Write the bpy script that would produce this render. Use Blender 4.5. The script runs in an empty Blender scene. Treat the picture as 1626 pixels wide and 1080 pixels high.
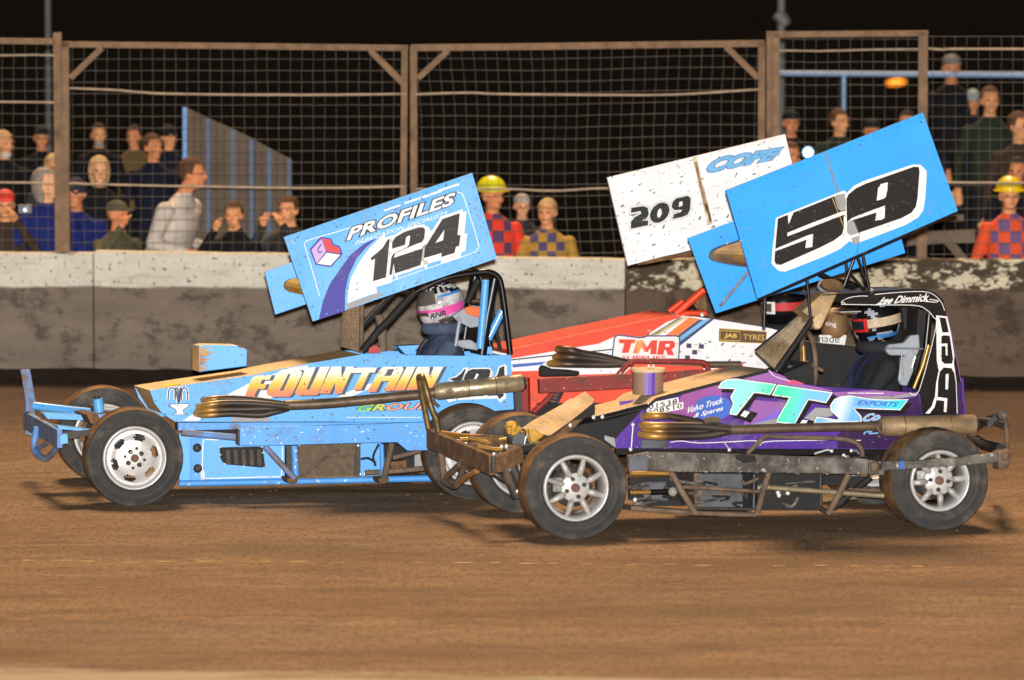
import bpy, bmesh, math, random
from mathutils import Vector, Matrix, noise
from mathutils.geometry import tessellate_polygon
random.seed(7)
SC = bpy.context.scene
COL = SC.collection
R = math.radians

# ------------------------------------------------------------------ camera, sky, sun, exposure
CAM_H, FPX, HOR = 4.94, 11070.0, -409.0          # height, focal length in photo pixels, horizon row
PITCH = math.atan((540 - HOR) / FPX)
cam_d = bpy.data.cameras.new('camera'); cam = bpy.data.objects.new('camera', cam_d); COL.objects.link(cam)
cam.location = (0, 0, CAM_H); cam.rotation_euler = (R(90) - PITCH, 0, 0)
cam_d.sensor_width = 36; cam_d.lens = 36 * FPX / 1626; cam_d.clip_start = 1; cam_d.clip_end = 2000
cam_d.dof.use_dof = True; cam_d.dof.focus_distance = 45.6; cam_d.dof.aperture_fstop = 2.3
SC.camera = cam
W = bpy.data.worlds.new('World'); SC.world = W; W.use_nodes = True
wn = W.node_tree.nodes; sky = wn.new('ShaderNodeTexSky'); sky.sky_type = 'NISHITA'; sky.sun_disc = False
SUN_EL, SUN_AZ = 57.0, 185.0                     # the stadium floodlights behind the fence, as one warm soft sun
sky.sun_elevation = R(SUN_EL); sky.sun_rotation = R(180 - SUN_AZ)
wn['Background'].inputs[1].default_value = 0.0011  # night
W.node_tree.links.new(sky.outputs[0], wn['Background'].inputs[0])
sd = bpy.data.lights.new('sun', 'SUN'); sd.energy = 5.0; sd.angle = R(15); sd.color = (1.0, 0.69, 0.42)
sun = bpy.data.objects.new('sun', sd); COL.objects.link(sun)
sun.rotation_euler = (R(90 - SUN_EL), 0, R(SUN_AZ))
SC.view_settings.view_transform = 'Standard'; SC.view_settings.look = 'None'
SC.view_settings.exposure = 0.1; SC.view_settings.gamma = 1; SC.view_settings.use_curve_mapping = False
# the photographer's flash, just above the lens
fd = bpy.data.lights.new('camera_flash', 'SPOT'); fd.energy = 98000; fd.color = (1.0, 0.98, 0.95); fd.spot_size = R(24); fd.spot_blend = .6; fd.shadow_soft_size = .06
flash = bpy.data.objects.new('camera_flash', fd); COL.objects.link(flash); flash.location = (0.02, 0, CAM_H + .22); flash.rotation_euler = cam.rotation_euler

# ------------------------------------------------------------------ projection of photo points on real planes
cp, sp_ = math.cos(PITCH), math.sin(PITCH)
def ray(px, py):
    a, b = (px - 813) / FPX, (540 - py) / FPX
    return Vector((a, cp + b * sp_, -sp_ + b * cp))
C0 = Vector((0, 0, CAM_H))
def ground(px, py, z=0.0):
    d = ray(px, py); return C0 + d * ((z - CAM_H) / d.z)
def at_depth(px, py, Y):
    d = ray(px, py); return C0 + d * (Y / d.y)
ZC = {'A': (400, 250, 3.857), 'B': (400, 530, 3.724), 'C': (0, 530, 3.724), 'E': (800, 420, 3.857), 'F': (650, 580, 3.724),
      'G': (1000, 560, 4.0), 'H': (1240, 440, 2.634), 'I': (540, 420, 5.4), 'J': (1200, 420, 4.5), 'K': (1100, 560, 4.517),
      'L': (200, 530, 5.081), 'M': (20, 570, 4.153), 'N': (640, 580, 4.5), 'W1': (560, 320, 7.715), 'W2': (440, 260, 7.715),
      'W3': (440, 380, 7.7125), 'W4': (1200, 240, 5.143), 'T1': (1130, 590, 10.1625), 'T2': (1280, 590, 9.033),
      'P1': (1460, 450, 4.91), 'Q': (950, 500, 5.807), 'R1': (370, 560, 8.13), 'R2': (550, 560, 5.807), 'X1': (960, 210, 4.91),
      'Y1': (820, 680, 5.685), 'Y2': (1380, 640, 4.911), 'Y3': (1000, 690, 3.871), 'Y4': (280, 660, 3.871), 'Y5': (1060, 420, 6.0)}
def z(k, pts):
    ox, oy, s = ZC[k]; return [(ox + p[0] / s, oy + p[1] / s) for p in pts]

# ------------------------------------------------------------------ materials
def lin(c): return tuple((x / 255 / 12.92 if x <= 10 else ((x / 255 + .055) / 1.055) ** 2.4) for x in c)
MATS = {}
MUD = lin((150, 118, 78)); DARKMUD = lin((70, 56, 44))
def mat(name, rgb, rough=.5, metal=0.0, vary=.12, vscale=5.0, dirt=0.0, dirtcol=None, dscale=4.0, speck=0.0, speckcol=None,
        sscale=70.0, bump=0.0, bscale=60.0, emit=0.0, coat=0.0, stretch=(1, 1, 1), spec=.5, scratch=0.0):
    if name in MATS: return MATS[name]
    m = bpy.data.materials.new(name); m.use_nodes = True; MATS[name] = m
    nt = m.node_tree; N = nt.nodes; Lk = nt.links.new; b = N['Principled BSDF']
    col = lin(rgb) if max(rgb) > 1.0001 else tuple(rgb)
    tc = N.new('ShaderNodeTexCoord'); mp = N.new('ShaderNodeMapping'); mp.inputs['Scale'].default_value = stretch
    Lk(tc.outputs['Object'], mp.inputs[0]); V = mp.outputs[0]
    def nz(sc, det=5, ro=.6, off=0):
        n = N.new('ShaderNodeTexNoise'); n.inputs['Scale'].default_value = sc; n.inputs['Detail'].default_value = det
        n.inputs['Roughness'].default_value = ro
        if off:
            a = N.new('ShaderNodeVectorMath'); a.inputs[1].default_value = (off, off * 2.3, off * .7); Lk(V, a.inputs[0]); Lk(a.outputs[0], n.inputs['Vector'])
        else: Lk(V, n.inputs['Vector'])
        return n.outputs['Fac']
    def ramp(src, a, c):
        r = N.new('ShaderNodeMapRange'); r.inputs[1].default_value = a; r.inputs[2].default_value = c; Lk(src, r.inputs[0]); return r.outputs[0]
    def mix(f, A, B, amt=1.0):
        x = N.new('ShaderNodeMix'); x.data_type = 'RGBA'
        if amt != 1.0:
            k = N.new('ShaderNodeMath'); k.operation = 'MULTIPLY'; k.inputs[1].default_value = amt; Lk(f, k.inputs[0]); f = k.outputs[0]
        Lk(f, x.inputs[0])
        for s, i in ((A, 6), (B, 7)):
            if isinstance(s, tuple): x.inputs[i].default_value = (*s[:3], 1)
            else: Lk(s, x.inputs[i])
        return x.outputs[2]
    cur = col
    if vary: cur = mix(ramp(nz(vscale), .3, .7), tuple(x * (1 - vary) for x in col), tuple(min(.95, x * (1 + vary)) for x in col))
    rg = None
    if scratch:
        mp2 = N.new('ShaderNodeMapping'); mp2.inputs['Scale'].default_value = (6, 6, 90); mp2.inputs['Rotation'].default_value = (0, .35, 0)
        Lk(tc.outputs['Object'], mp2.inputs[0]); n = N.new('ShaderNodeTexNoise'); n.inputs['Scale'].default_value = 2.0; n.inputs['Detail'].default_value = 4
        Lk(mp2.outputs[0], n.inputs['Vector']); cur = mix(ramp(n.outputs['Fac'], .64, .72), cur, tuple(min(.8, x * .5 + .28) for x in col), scratch)
    if dirt:
        f = ramp(nz(dscale, 8, .68, 3.1), .66 - dirt * .5, .86 - dirt * .42)
        cur = mix(f, cur, dirtcol or MUD); rg = f
    if speck:
        f2 = ramp(nz(sscale, 3, .55, 7.7), .76 - speck * .2, .79 - speck * .2)
        cur = mix(f2, cur, speckcol or DARKMUD)
    if isinstance(cur, tuple): b.inputs['Base Color'].default_value = (*cur, 1)
    else: Lk(cur, b.inputs['Base Color'])
    b.inputs['Metallic'].default_value = metal; b.inputs['Specular IOR Level'].default_value = spec
    if rg is not None:
        mr = N.new('ShaderNodeMapRange'); mr.inputs[3].default_value = rough; mr.inputs[4].default_value = .85; Lk(rg, mr.inputs[0]); Lk(mr.outputs[0], b.inputs['Roughness'])
    else: b.inputs['Roughness'].default_value = rough
    if coat: b.inputs['Coat Weight'].default_value = coat; b.inputs['Coat Roughness'].default_value = .12
    if bump:
        bp = N.new('ShaderNodeBump'); bp.inputs['Strength'].default_value = bump; bp.inputs['Distance'].default_value = .02
        Lk(nz(bscale, 6, .65, 1.3), bp.inputs['Height']); Lk(bp.outputs[0], b.inputs['Normal'])
    if emit: b.inputs['Emission Color'].default_value = (*col, 1); b.inputs['Emission Strength'].default_value = emit
    return m
def grad_mat(name, stops, axis, lo, hi, rough=.35, skew=0.0, dirt=.15):
    """printed gradient along an axis of the thing it is printed on"""
    m = mat(name, (128, 128, 128), rough=rough, vary=0); nt = m.node_tree; N = nt.nodes; Lk = nt.links.new
    tc = N.new('ShaderNodeTexCoord'); sx = N.new('ShaderNodeSeparateXYZ'); Lk(tc.outputs['Object'], sx.inputs[0])
    v = sx.outputs['XYZ'.index(axis)]
    if skew:
        k = N.new('ShaderNodeMath'); k.operation = 'MULTIPLY_ADD'; k.inputs[1].default_value = skew; Lk(sx.outputs[0 if axis != 'X' else 2], k.inputs[0]); Lk(v, k.inputs[2]); v = k.outputs[0]
    mr = N.new('ShaderNodeMapRange'); mr.inputs[1].default_value = lo; mr.inputs[2].default_value = hi; Lk(v, mr.inputs[0])
    cr = N.new('ShaderNodeValToRGB'); el = cr.color_ramp.elements
    while len(el) < len(stops): el.new(.5)
    for e, (p, c) in zip(el, stops): e.position = p; e.color = (*lin(c), 1)
    Lk(mr.outputs[0], cr.inputs[0])
    n = N.new('ShaderNodeTexNoise'); n.inputs['Scale'].default_value = 28; n.inputs['Detail'].default_value = 6; Lk(tc.outputs['Object'], n.inputs['Vector'])
    r2 = N.new('ShaderNodeMapRange'); r2.inputs[1].default_value = .7 - dirt * .5; r2.inputs[2].default_value = .8 - dirt * .4; Lk(n.outputs['Fac'], r2.inputs[0])
    x = N.new('ShaderNodeMix'); x.data_type = 'RGBA'; Lk(r2.outputs[0], x.inputs[0]); Lk(cr.outputs[0], x.inputs[6]); x.inputs[7].default_value = (*MUD, 1)
    Lk(x.outputs[2], N['Principled BSDF'].inputs['Base Color'])
    return m

# ------------------------------------------------------------------ mesh builder
class MB:
    def __init__(s): s.v, s.f, s.mi, s.sm, s.mats = [], [], [], [], []
    def m(s, mt):
        if mt not in s.mats: s.mats.append(mt)
        return s.mats.index(mt)
    def add(s, vs, fs, mt, smooth=False):
        o = len(s.v); s.v += [tuple(p) for p in vs]; k = s.m(mt)
        for f in fs: s.f.append([o + i for i in f]); s.mi.append(k); s.sm.append(smooth)
        return s
    def prism(s, poly, ext, mt, side=None, top=None, topdir=None):
        n = len(poly); P = [Vector(p) for p in poly]; nrm = Vector((0, 0, 0))
        for i in range(n): nrm += P[i].cross(P[(i + 1) % n])
        if nrm.dot(ext) > 0: P.reverse()
        vs = P + [p + ext for p in P]; o = len(s.v); s.v += [tuple(p) for p in vs]; k = s.m(mt); ks = s.m(side or mt)
        s.f.append([o + i for i in range(n)]); s.mi.append(k); s.sm.append(False)
        s.f.append([o + n + i for i in reversed(range(n))]); s.mi.append(k); s.sm.append(False)
        kt = s.m(top) if top else ks
        for i in range(n):
            j = (i + 1) % n
            q = [o + j, o + i, o + n + i, o + n + j]
            a, b, c = Vector(s.v[q[0]]), Vector(s.v[q[1]]), Vector(s.v[q[2]])
            up = (b - a).cross(c - a).normalized().z > .35
            s.f.append(q); s.mi.append(kt if up else ks); s.sm.append(False)
        return s
    def tube(s, pts, r, mt, seg=10, closed=False):
        P = [Vector(p) for p in pts]; n = len(P); rs = r if isinstance(r, (list, tuple)) else [r] * n
        T = []
        for i in range(n):
            a, b = (P[i - 1] if i or closed else P[i]), (P[(i + 1) % n] if i < n - 1 or closed else P[i])
            t = b - a; T.append(t.normalized() if t.length > 1e-9 else Vector((0, 0, 1)))
        u = T[0].orthogonal().normalized(); vs, fs = [], []
        for i in range(n):
            u = (u - T[i] * u.dot(T[i])); u = u.normalized() if u.length > 1e-6 else T[i].orthogonal().normalized()
            w = T[i].cross(u)
            for k in range(seg):
                a = 2 * math.pi * k / seg; vs.append(P[i] + (u * math.cos(a) + w * math.sin(a)) * rs[i])
        for i in range(n - (0 if closed else 1)):
            j = (i + 1) % n
            for k in range(seg):
                l = (k + 1) % seg; fs.append([i * seg + k, i * seg + l, j * seg + l, j * seg + k])
        s.add(vs, fs, mt, True)
        if not closed:
            s.add(vs[:seg], [list(reversed(range(seg)))], mt); s.add(vs[-seg:], [list(range(seg))], mt)
        return s
    def beam(s, p, q, h, t, mt, up=Vector((0, 0, 1))):
        p, q = Vector(p), Vector(q); d = (q - p).normalized(); sd_ = d.cross(up).normalized(); u = sd_.cross(d).normalized()
        vs = [b + u * (h / 2 * i) + sd_ * (t / 2 * j) for b in (p, q) for i, j in ((-1, -1), (-1, 1), (1, 1), (1, -1))]
        return s.add(vs, [[3, 2, 1, 0], [4, 5, 6, 7], [0, 1, 5, 4], [1, 2, 6, 5], [2, 3, 7, 6], [3, 0, 4, 7]], mt)
    def box(s, a, b, mt):
        x0, y0, z0 = a; x1, y1, z1 = b
        vs = [(x, y, w) for w in (z0, z1) for x, y in ((x0, y0), (x1, y0), (x1, y1), (x0, y1))]
        return s.add(vs, [[3, 2, 1, 0], [4, 5, 6, 7], [0, 1, 5, 4], [1, 2, 6, 5], [2, 3, 7, 6], [3, 0, 4, 7]], mt)
    def lathe(s, prof, c, mt, seg=48, mod=None, flip=1, smooth=True, closed=False):
        """prof: (radius, y) pairs round the y axis through c"""
        vs, fs = [], []; n = len(prof); c = Vector(c)
        for i, (r, y) in enumerate(prof):
            for k in range(seg):
                a = 2 * math.pi * k / seg; rr = r + (mod(i, k) if mod else 0)
                vs.append(c + Vector((rr * math.cos(a), y * flip, rr * math.sin(a))))
        for i in range(n if closed else n - 1):
            j = (i + 1) % n
            for k in range(seg):
                l = (k + 1) % seg; q = [i * seg + k, j * seg + k, j * seg + l, i * seg + l]
                fs.append(q if flip > 0 else q[::-1])
        return s.add(vs, fs, mt, smooth)
    def ball(s, c, r, mt, seg=16, ring=10, fn=None, mf=None):
        c = Vector(c); r = r if isinstance(r, (tuple, list)) else (r, r, r); vs, fs = [], []
        for i in range(ring + 1):
            t = math.pi * i / ring
            for k in range(seg):
                a = 2 * math.pi * k / seg; d = Vector((math.sin(t) * math.cos(a), math.sin(t) * math.sin(a), math.cos(t)))
                p = Vector((d.x * r[0], d.y * r[1], d.z * r[2]))
                vs.append(c + (fn(p, d) if fn else p))
        for i in range(ring):
            for k in range(seg): fs.append([i * seg + k, (i + 1) * seg + k, (i + 1) * seg + (k + 1) % seg, i * seg + (k + 1) % seg])
        if mf:
            for f in fs:
                cc = sum((Vector(vs[i]) for i in f), Vector()) / 4 - c; s.add([vs[i] for i in f], [[0, 1, 2, 3]], mf(cc), True)
            return s
        return s.add(vs, fs, mt, True)
    def build(s, name, parent=None, bevel=0, kind=None, label=None, merge=False):
        me = bpy.data.meshes.new(name); me.from_pydata(s.v, [], s.f)
        for mt in s.mats: me.materials.append(mt)
        me.polygons.foreach_set('material_index', s.mi); me.polygons.foreach_set('use_smooth', s.sm); me.update()
        if bevel or merge:
            bm = bmesh.new(); bm.from_mesh(me)
            if merge: bmesh.ops.remove_doubles(bm, verts=bm.verts, dist=1e-5)
            if bevel: bmesh.ops.bevel(bm, geom=[e for e in bm.edges if len(e.link_faces) == 2 and e.calc_face_angle(0) > .6], offset=bevel, segments=2, affect='EDGES', profile=.5, clamp_overlap=True)
            bm.to_mesh(me); bm.free()
        o = bpy.data.objects.new(name, me); COL.objects.link(o)
        if parent: o.parent = parent
        if kind: o['kind'] = kind
        if label: o['label'] = label
        return o
def curve(pts, n=6):
    """Catmull-Rom through points of any dimension"""
    P = [Vector(p) for p in pts]; out = []
    for i in range(len(P) - 1):
        a, b, c, d = P[max(i - 1, 0)], P[i], P[i + 1], P[min(i + 2, len(P) - 1)]
        for k in range(n):
            t = k / n; out.append(.5 * ((2 * b) + (c - a) * t + (2 * a - 5 * b + 4 * c - d) * t * t + (3 * b - a - 3 * c + d) * t ** 3))
    out.append(P[-1]); return out
def thing(name, label, cat, loc=(0, 0, 0), rz=0, group=None):
    o = bpy.data.objects.new(name, None); o.empty_display_size = .2; COL.objects.link(o)
    o.location = loc; o.rotation_euler = (0, 0, rz); return tag(o, label, cat, group)
def tag(o, label, cat, group=None):
    o['label'] = label; o['category'] = cat
    if group: o['group'] = group
    return o
def structure(o): o['kind'] = 'structure'; return o

# ------------------------------------------------------------------ lettering as flat print
TXT = {}
def text_geo(st, bold=0.0, shear=0.0, space=1.0):
    key = (st, bold, shear, space)
    if key in TXT: return TXT[key]
    cu = bpy.data.curves.new('t', 'FONT'); cu.body = st; cu.fill_mode = 'FRONT'; cu.resolution_u = 3; cu.offset = bold; cu.shear = shear; cu.space_character = space
    ob = bpy.data.objects.new('t', cu); COL.objects.link(ob); bpy.context.view_layer.update()
    ev = ob.evaluated_get(bpy.context.evaluated_depsgraph_get()); me = ev.to_mesh()
    vs = [(v.co.x, v.co.y) for v in me.vertices]; fs = [list(p.vertices) for p in me.polygons]; ev.to_mesh_clear()
    bpy.data.objects.remove(ob); bpy.data.curves.remove(cu)
    TXT[key] = (vs, fs); return TXT[key]
def offset_poly(P, d):
    n = len(P); A = sum(P[i][0] * P[(i + 1) % n][1] - P[(i + 1) % n][0] * P[i][1] for i in range(n)); sg = 1 if A > 0 else -1; out = []
    for i in range(n):
        a, b, c = Vector(P[i - 1]), Vector(P[i]), Vector(P[(i + 1) % n])
        e1, e2 = (b - a).normalized(), (c - b).normalized()
        n1, n2 = Vector((e1.y, -e1.x)) * sg, Vector((e2.y, -e2.x)) * sg
        h = n1 + n2; h = h / max(h.length_squared / 2, .55) if h.length > 1e-6 else n1
        out.append(tuple(b + h * d))
    return out
class Print(MB):
    """flat print lying a millimetre or two proud of a panel of a frame (car or fence) at depth w"""
    def __init__(s, fr, w): super().__init__(); s.fr, s.w = fr, w
    def S(s, p, layer): return s.fr.S(p[0], p[1], s.w - .003 - .0014 * layer)
    def poly(s, P, mt, layer=0, holes=()):
        loops = [[s.S(p, layer) for p in L] for L in (P, *holes)]
        flat = [p for L in loops for p in L]
        tris = tessellate_polygon([[Vector((p.x, p.z, 0)) for p in L] for L in loops])
        fs = []
        for t in tris:
            a, b, c = (flat[i] for i in t)
            fs.append(list(t) if (b - a).cross(c - a).y < 0 else list(reversed(t)))
        return s.add(flat, fs, mt)
    def line(s, path, wd, mt, layer=0, n=0, closed=False):
        P = [Vector(p) for p in (curve(path, n) if n else path)]
        if closed: P = P + [P[0]]
        vs, fs = [], []
        for i, p in enumerate(P):
            a, b = P[max(i - 1, 0)], P[min(i + 1, len(P) - 1)]
            if closed and i in (0, len(P) - 1): a, b = P[-2], P[1]
            t = (b - a); t = t.normalized() if t.length else Vector((1, 0)); nn = Vector((-t.y, t.x)) * wd / 2
            vs += [s.S(p + nn, layer), s.S(p - nn, layer)]
        for i in range(len(P) - 1): fs.append([2 * i, 2 * i + 1, 2 * i + 3, 2 * i + 2])
        fs = [f if (vs[f[1]] - vs[f[0]]).cross(vs[f[2]] - vs[f[0]]).y < 0 else f[::-1] for f in fs]
        return s.add(vs, fs, mt)
    def text(s, st, quad, mt, layer=1, bold=0.0, shear=0.0, outline=None, ow=.03, space=1.0):
        base, _ = text_geo(st, bold, shear, space)
        x0, x1 = min(p[0] for p in base), max(p[0] for p in base); y0, y1 = min(p[1] for p in base), max(p[1] for p in base)
        bl, br, tr, tl = (Vector(q) for q in quad)
        def put(geo, mtt, lay):
            vs, fs = geo; out = []
            for p in vs:
                u, v = (p[0] - x0) / (x1 - x0), (p[1] - y0) / (y1 - y0)
                q = (bl * (1 - u) + br * u) * (1 - v) + (tl * (1 - u) + tr * u) * v; out.append(s.S(q, lay))
            ff = []
            for f in fs:
                a, b, c = out[f[0]], out[f[1]], out[f[2]]
                ff.append(f if (b - a).cross(c - a).y < 0 else f[::-1])
            s.add(out, ff, mtt)
        if outline: put(text_geo(st, bold + ow, shear, space), outline, layer - .5)
        put((base, _), mt, layer); return s
    def block(s, P, mt, layer=1, out=None, od=2.0, holes=(), shift=None):
        if shift: s.poly([(p[0] + shift[0], p[1] + shift[1]) for p in offset_poly(P, od)], out, layer - .6)
        if out: s.poly(offset_poly(P, od), out, layer - .3)
        return s.poly(P, mt, layer, holes)

class Frame:
    """a vertical reference plane standing on the ground; local x along it, y away from the camera, z up"""
    def __init__(s, O, yaw, roll=0.0):
        s.O, s.yaw, s.roll = O, yaw, roll; s.ex = Vector((math.cos(yaw), math.sin(yaw), 0)); s.ey = Vector((-math.sin(yaw), math.cos(yaw), 0))
    def S(s, px, py, w):
        d = ray(px, py); t = ((s.O + s.ey * w) - C0).dot(s.ey) / d.dot(s.ey); p = C0 + d * t - s.O
        return Vector((p.dot(s.ex), p.dot(s.ey), p.z))
    def P(s, pts, w): return [s.S(p[0], p[1], w) for p in pts]
    def W(s, p): return s.O + s.ex * p[0] + s.ey * p[1] + Vector((0, 0, p[2]))
    def lat(s, dw): return Vector((0, dw, -s.roll * dw))


# ------------------------------------------------------------------ the setting
def place(o, fr, x=0.0):
    o.location = fr.O + fr.ex * x; o.rotation_euler = (0, 0, fr.yaw); return o
gA, gB = ground(0, 603), ground(1626, 611)
WALL = Frame(gA, math.atan2(gB.y - gA.y, gB.x - gA.x))

def shale_mat():
    m = bpy.data.materials.new('shale'); m.use_nodes = True; nt = m.node_tree; N = nt.nodes; Lk = nt.links.new; b = N['Principled BSDF']
    tc = N.new('ShaderNodeTexCoord')
    def nz(scale, det=6, ro=.6, off=(0, 0, 0), rot=0.0):
        mp = N.new('ShaderNodeMapping'); mp.inputs['Scale'].default_value = scale; mp.inputs['Location'].default_value = off; mp.inputs['Rotation'].default_value = (0, 0, rot)
        Lk(tc.outputs['Object'], mp.inputs[0]); n = N.new('ShaderNodeTexNoise'); n.inputs['Scale'].default_value = 1; n.inputs['Detail'].default_value = det; n.inputs['Roughness'].default_value = ro
        Lk(mp.outputs[0], n.inputs['Vector']); return n.outputs['Fac']
    def rmp(s, a, c):
        r = N.new('ShaderNodeMapRange'); r.inputs[1].default_value = a; r.inputs[2].default_value = c; Lk(s, r.inputs[0]); return r.outputs[0]
    def mul(a, k):
        x = N.new('ShaderNodeMath'); x.operation = 'MULTIPLY'; Lk(a, x.inputs[0]); x.inputs[1].default_value = k; return x.outputs[0]
    def mix(f, A, B):
        x = N.new('ShaderNodeMix'); x.data_type = 'RGBA'; Lk(f, x.inputs[0])
        for s, i in ((A, 6), (B, 7)):
            if isinstance(s, tuple): x.inputs[i].default_value = (*s, 1)
            else: Lk(s, x.inputs[i])
        return x.outputs[2]
    c = mix(rmp(nz((.5, .9, 1), 8, .70), .38, .62), (.27, .146, .062), (.45, .275, .138))
    c = mix(mul(rmp(nz((.22, .5, 1), 6, .62, (12, 5, 0)), .50, .66), .55), c, (.30, .235, .155))                  # dry grey-tan areas
    c = mix(mul(rmp(nz((.3, .7, 1), 7, .68, (2, 15, 0)), .50, .62), .6), c, (.150, .088, .048))                   # damp areas
    c = mix(mul(rmp(nz((.45, 3.2, 1), 8, .72, (3, 1, 0), R(1.2)), .48, .70), .42), c, (.140, .080, .042))     # drag marks along the track
    c = mix(mul(rmp(nz((.35, 2.2, 1), 7, .68, (9, 4, 0), R(-1)), .52, .70), .5), c, (.42, .27, .15))
    c = mix(mul(rmp(nz((1.6, 3.2, 1), 8, .74, (5, 2, 0)), .50, .62), .65), c, (.135, .082, .050))             # damp patches
    c = mix(mul(rmp(nz((.45, 3.4, 1), 6, .7, (1, 7, 0)), .60, .74), .6), c, (.58, .44, .27))                  # pale dry scrapes
    c = mix(mul(rmp(nz((26, 7, 1), 4, .7, (2, 2, 0)), .46, .62), .62), c, (.125, .072, .040))                  # clumps and crumbs
    c = mix(mul(rmp(nz((120, 26, 1), 3, .7, (6, 3, 0)), .47, .64), .62), c, (.52, .34, .19))
    c = mix(mul(rmp(nz((150, 32, 1), 3, .7, (1, 9, 0)), .49, .66), .5), c, (.105, .068, .048))
    c = mix(mul(rmp(nz((52, 40, 1), 2, .5, (8, 3, 0)), .755, .775), .7), c, (.62, .54, .44))                   # grit
    sx = N.new('ShaderNodeSeparateXYZ'); Lk(tc.outputs['Object'], sx.inputs[0])                               # dry pale ground at the infield edge
    w1 = N.new('ShaderNodeMath'); w1.operation = 'MULTIPLY_ADD'; w1.inputs[1].default_value = .22; Lk(sx.outputs[0], w1.inputs[0]); Lk(sx.outputs[1], w1.inputs[2])   # outer lane, darker brown towards the wall
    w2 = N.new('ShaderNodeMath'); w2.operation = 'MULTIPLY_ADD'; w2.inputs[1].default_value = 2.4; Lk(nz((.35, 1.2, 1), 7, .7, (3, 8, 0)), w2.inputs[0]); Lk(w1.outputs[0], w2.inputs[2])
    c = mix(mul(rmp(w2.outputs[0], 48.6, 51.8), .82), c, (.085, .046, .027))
    e1 = N.new('ShaderNodeMath'); e1.operation = 'MULTIPLY_ADD'; e1.inputs[1].default_value = .14; Lk(sx.outputs[0], e1.inputs[0]); Lk(sx.outputs[1], e1.inputs[2])
    e2 = N.new('ShaderNodeMath'); e2.operation = 'MULTIPLY_ADD'; e2.inputs[1].default_value = -1.6; Lk(nz((.9, 5, 1), 7, .7, (7, 2, 0)), e2.inputs[0]); Lk(e1.outputs[0], e2.inputs[2])
    c = mix(mul(rmp(e2.outputs[0], 36.0, 35.7), .75), c, (.60, .50, .34))
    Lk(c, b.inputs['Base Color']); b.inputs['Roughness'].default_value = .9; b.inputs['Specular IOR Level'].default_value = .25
    h = N.new('ShaderNodeMath'); h.operation = 'ADD'; Lk(nz((5, 8, 1), 8, .75, (4, 4, 0)), h.inputs[0]); Lk(mul(nz((34, 26, 1), 6, .75), .5), h.inputs[1])
    bp = N.new('ShaderNodeBump'); bp.inputs['Strength'].default_value = 1.0; bp.inputs['Distance'].default_value = .05
    Lk(h.outputs[0], bp.inputs['Height']); Lk(bp.outputs[0], b.inputs['Normal'])
    return m
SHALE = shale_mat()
DARKGROUND = mat('dark_asphalt', (.0045, .0045, .005), rough=1.0, vary=.3, vscale=1.5, spec=0.0)

# ground: one sheet of track with faint ruts, then a dark sheet behind the wall out to the horizon
mb = MB(); xs = [-120, -40, -14] + [-9 + .12 * i for i in range(151)] + [14, 40, 120]; ys = [-30, 10, 28] + [33 + .1 * i for i in range(212)]
def gz(x, y):
    if not (34 < y < 52.4 and -8 < x < 8): return 0.0
    e = min(1, (y - 34) / 2, (52.4 - y) / 1.0, (8 - abs(x)))
    return e * (.004 + .010 * noise.noise((x * .35, y * 2.2, 0)) + .006 * noise.noise((x * 1.7, y * 5.5, 4)))
def wy(x): return WALL.O.y + (x - WALL.O.x) * math.tan(WALL.yaw)
def gy(x, y): return y if y < 45 else 45 + (y - 45) * max(.02, (wy(x) + .1 - 45) / 9.1)
rows = len(ys); vs = [(x, gy(x, y), gz(x, y)) for y in ys for x in xs]
nx = len(xs); fs = [[j * nx + i, j * nx + i + 1, (j + 1) * nx + i + 1, (j + 1) * nx + i] for j in range(rows - 1) for i in range(nx - 1)]
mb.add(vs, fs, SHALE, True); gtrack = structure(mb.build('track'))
mb = MB(); mb.add([(-900, -900, -.36), (900, -900, -.36), (900, 1200, -.36), (-900, 1200, -.36)], [[0, 1, 2, 3]], DARKGROUND); structure(mb.build('ground'))
# terrace steps for the spectators behind the wall
ROWS = [(54.9, 55.9, -.30), (55.9, 57.1, -.10), (57.1, 58.3, .10), (58.3, 59.5, .30), (59.5, 62.5, .50)]
for (y0, y1, zz) in ROWS:
    mb = MB(); mb.box((-16, y0, -.35), (16, y1, zz), DARKGROUND); structure(mb.build('terrace_step'))

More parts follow.
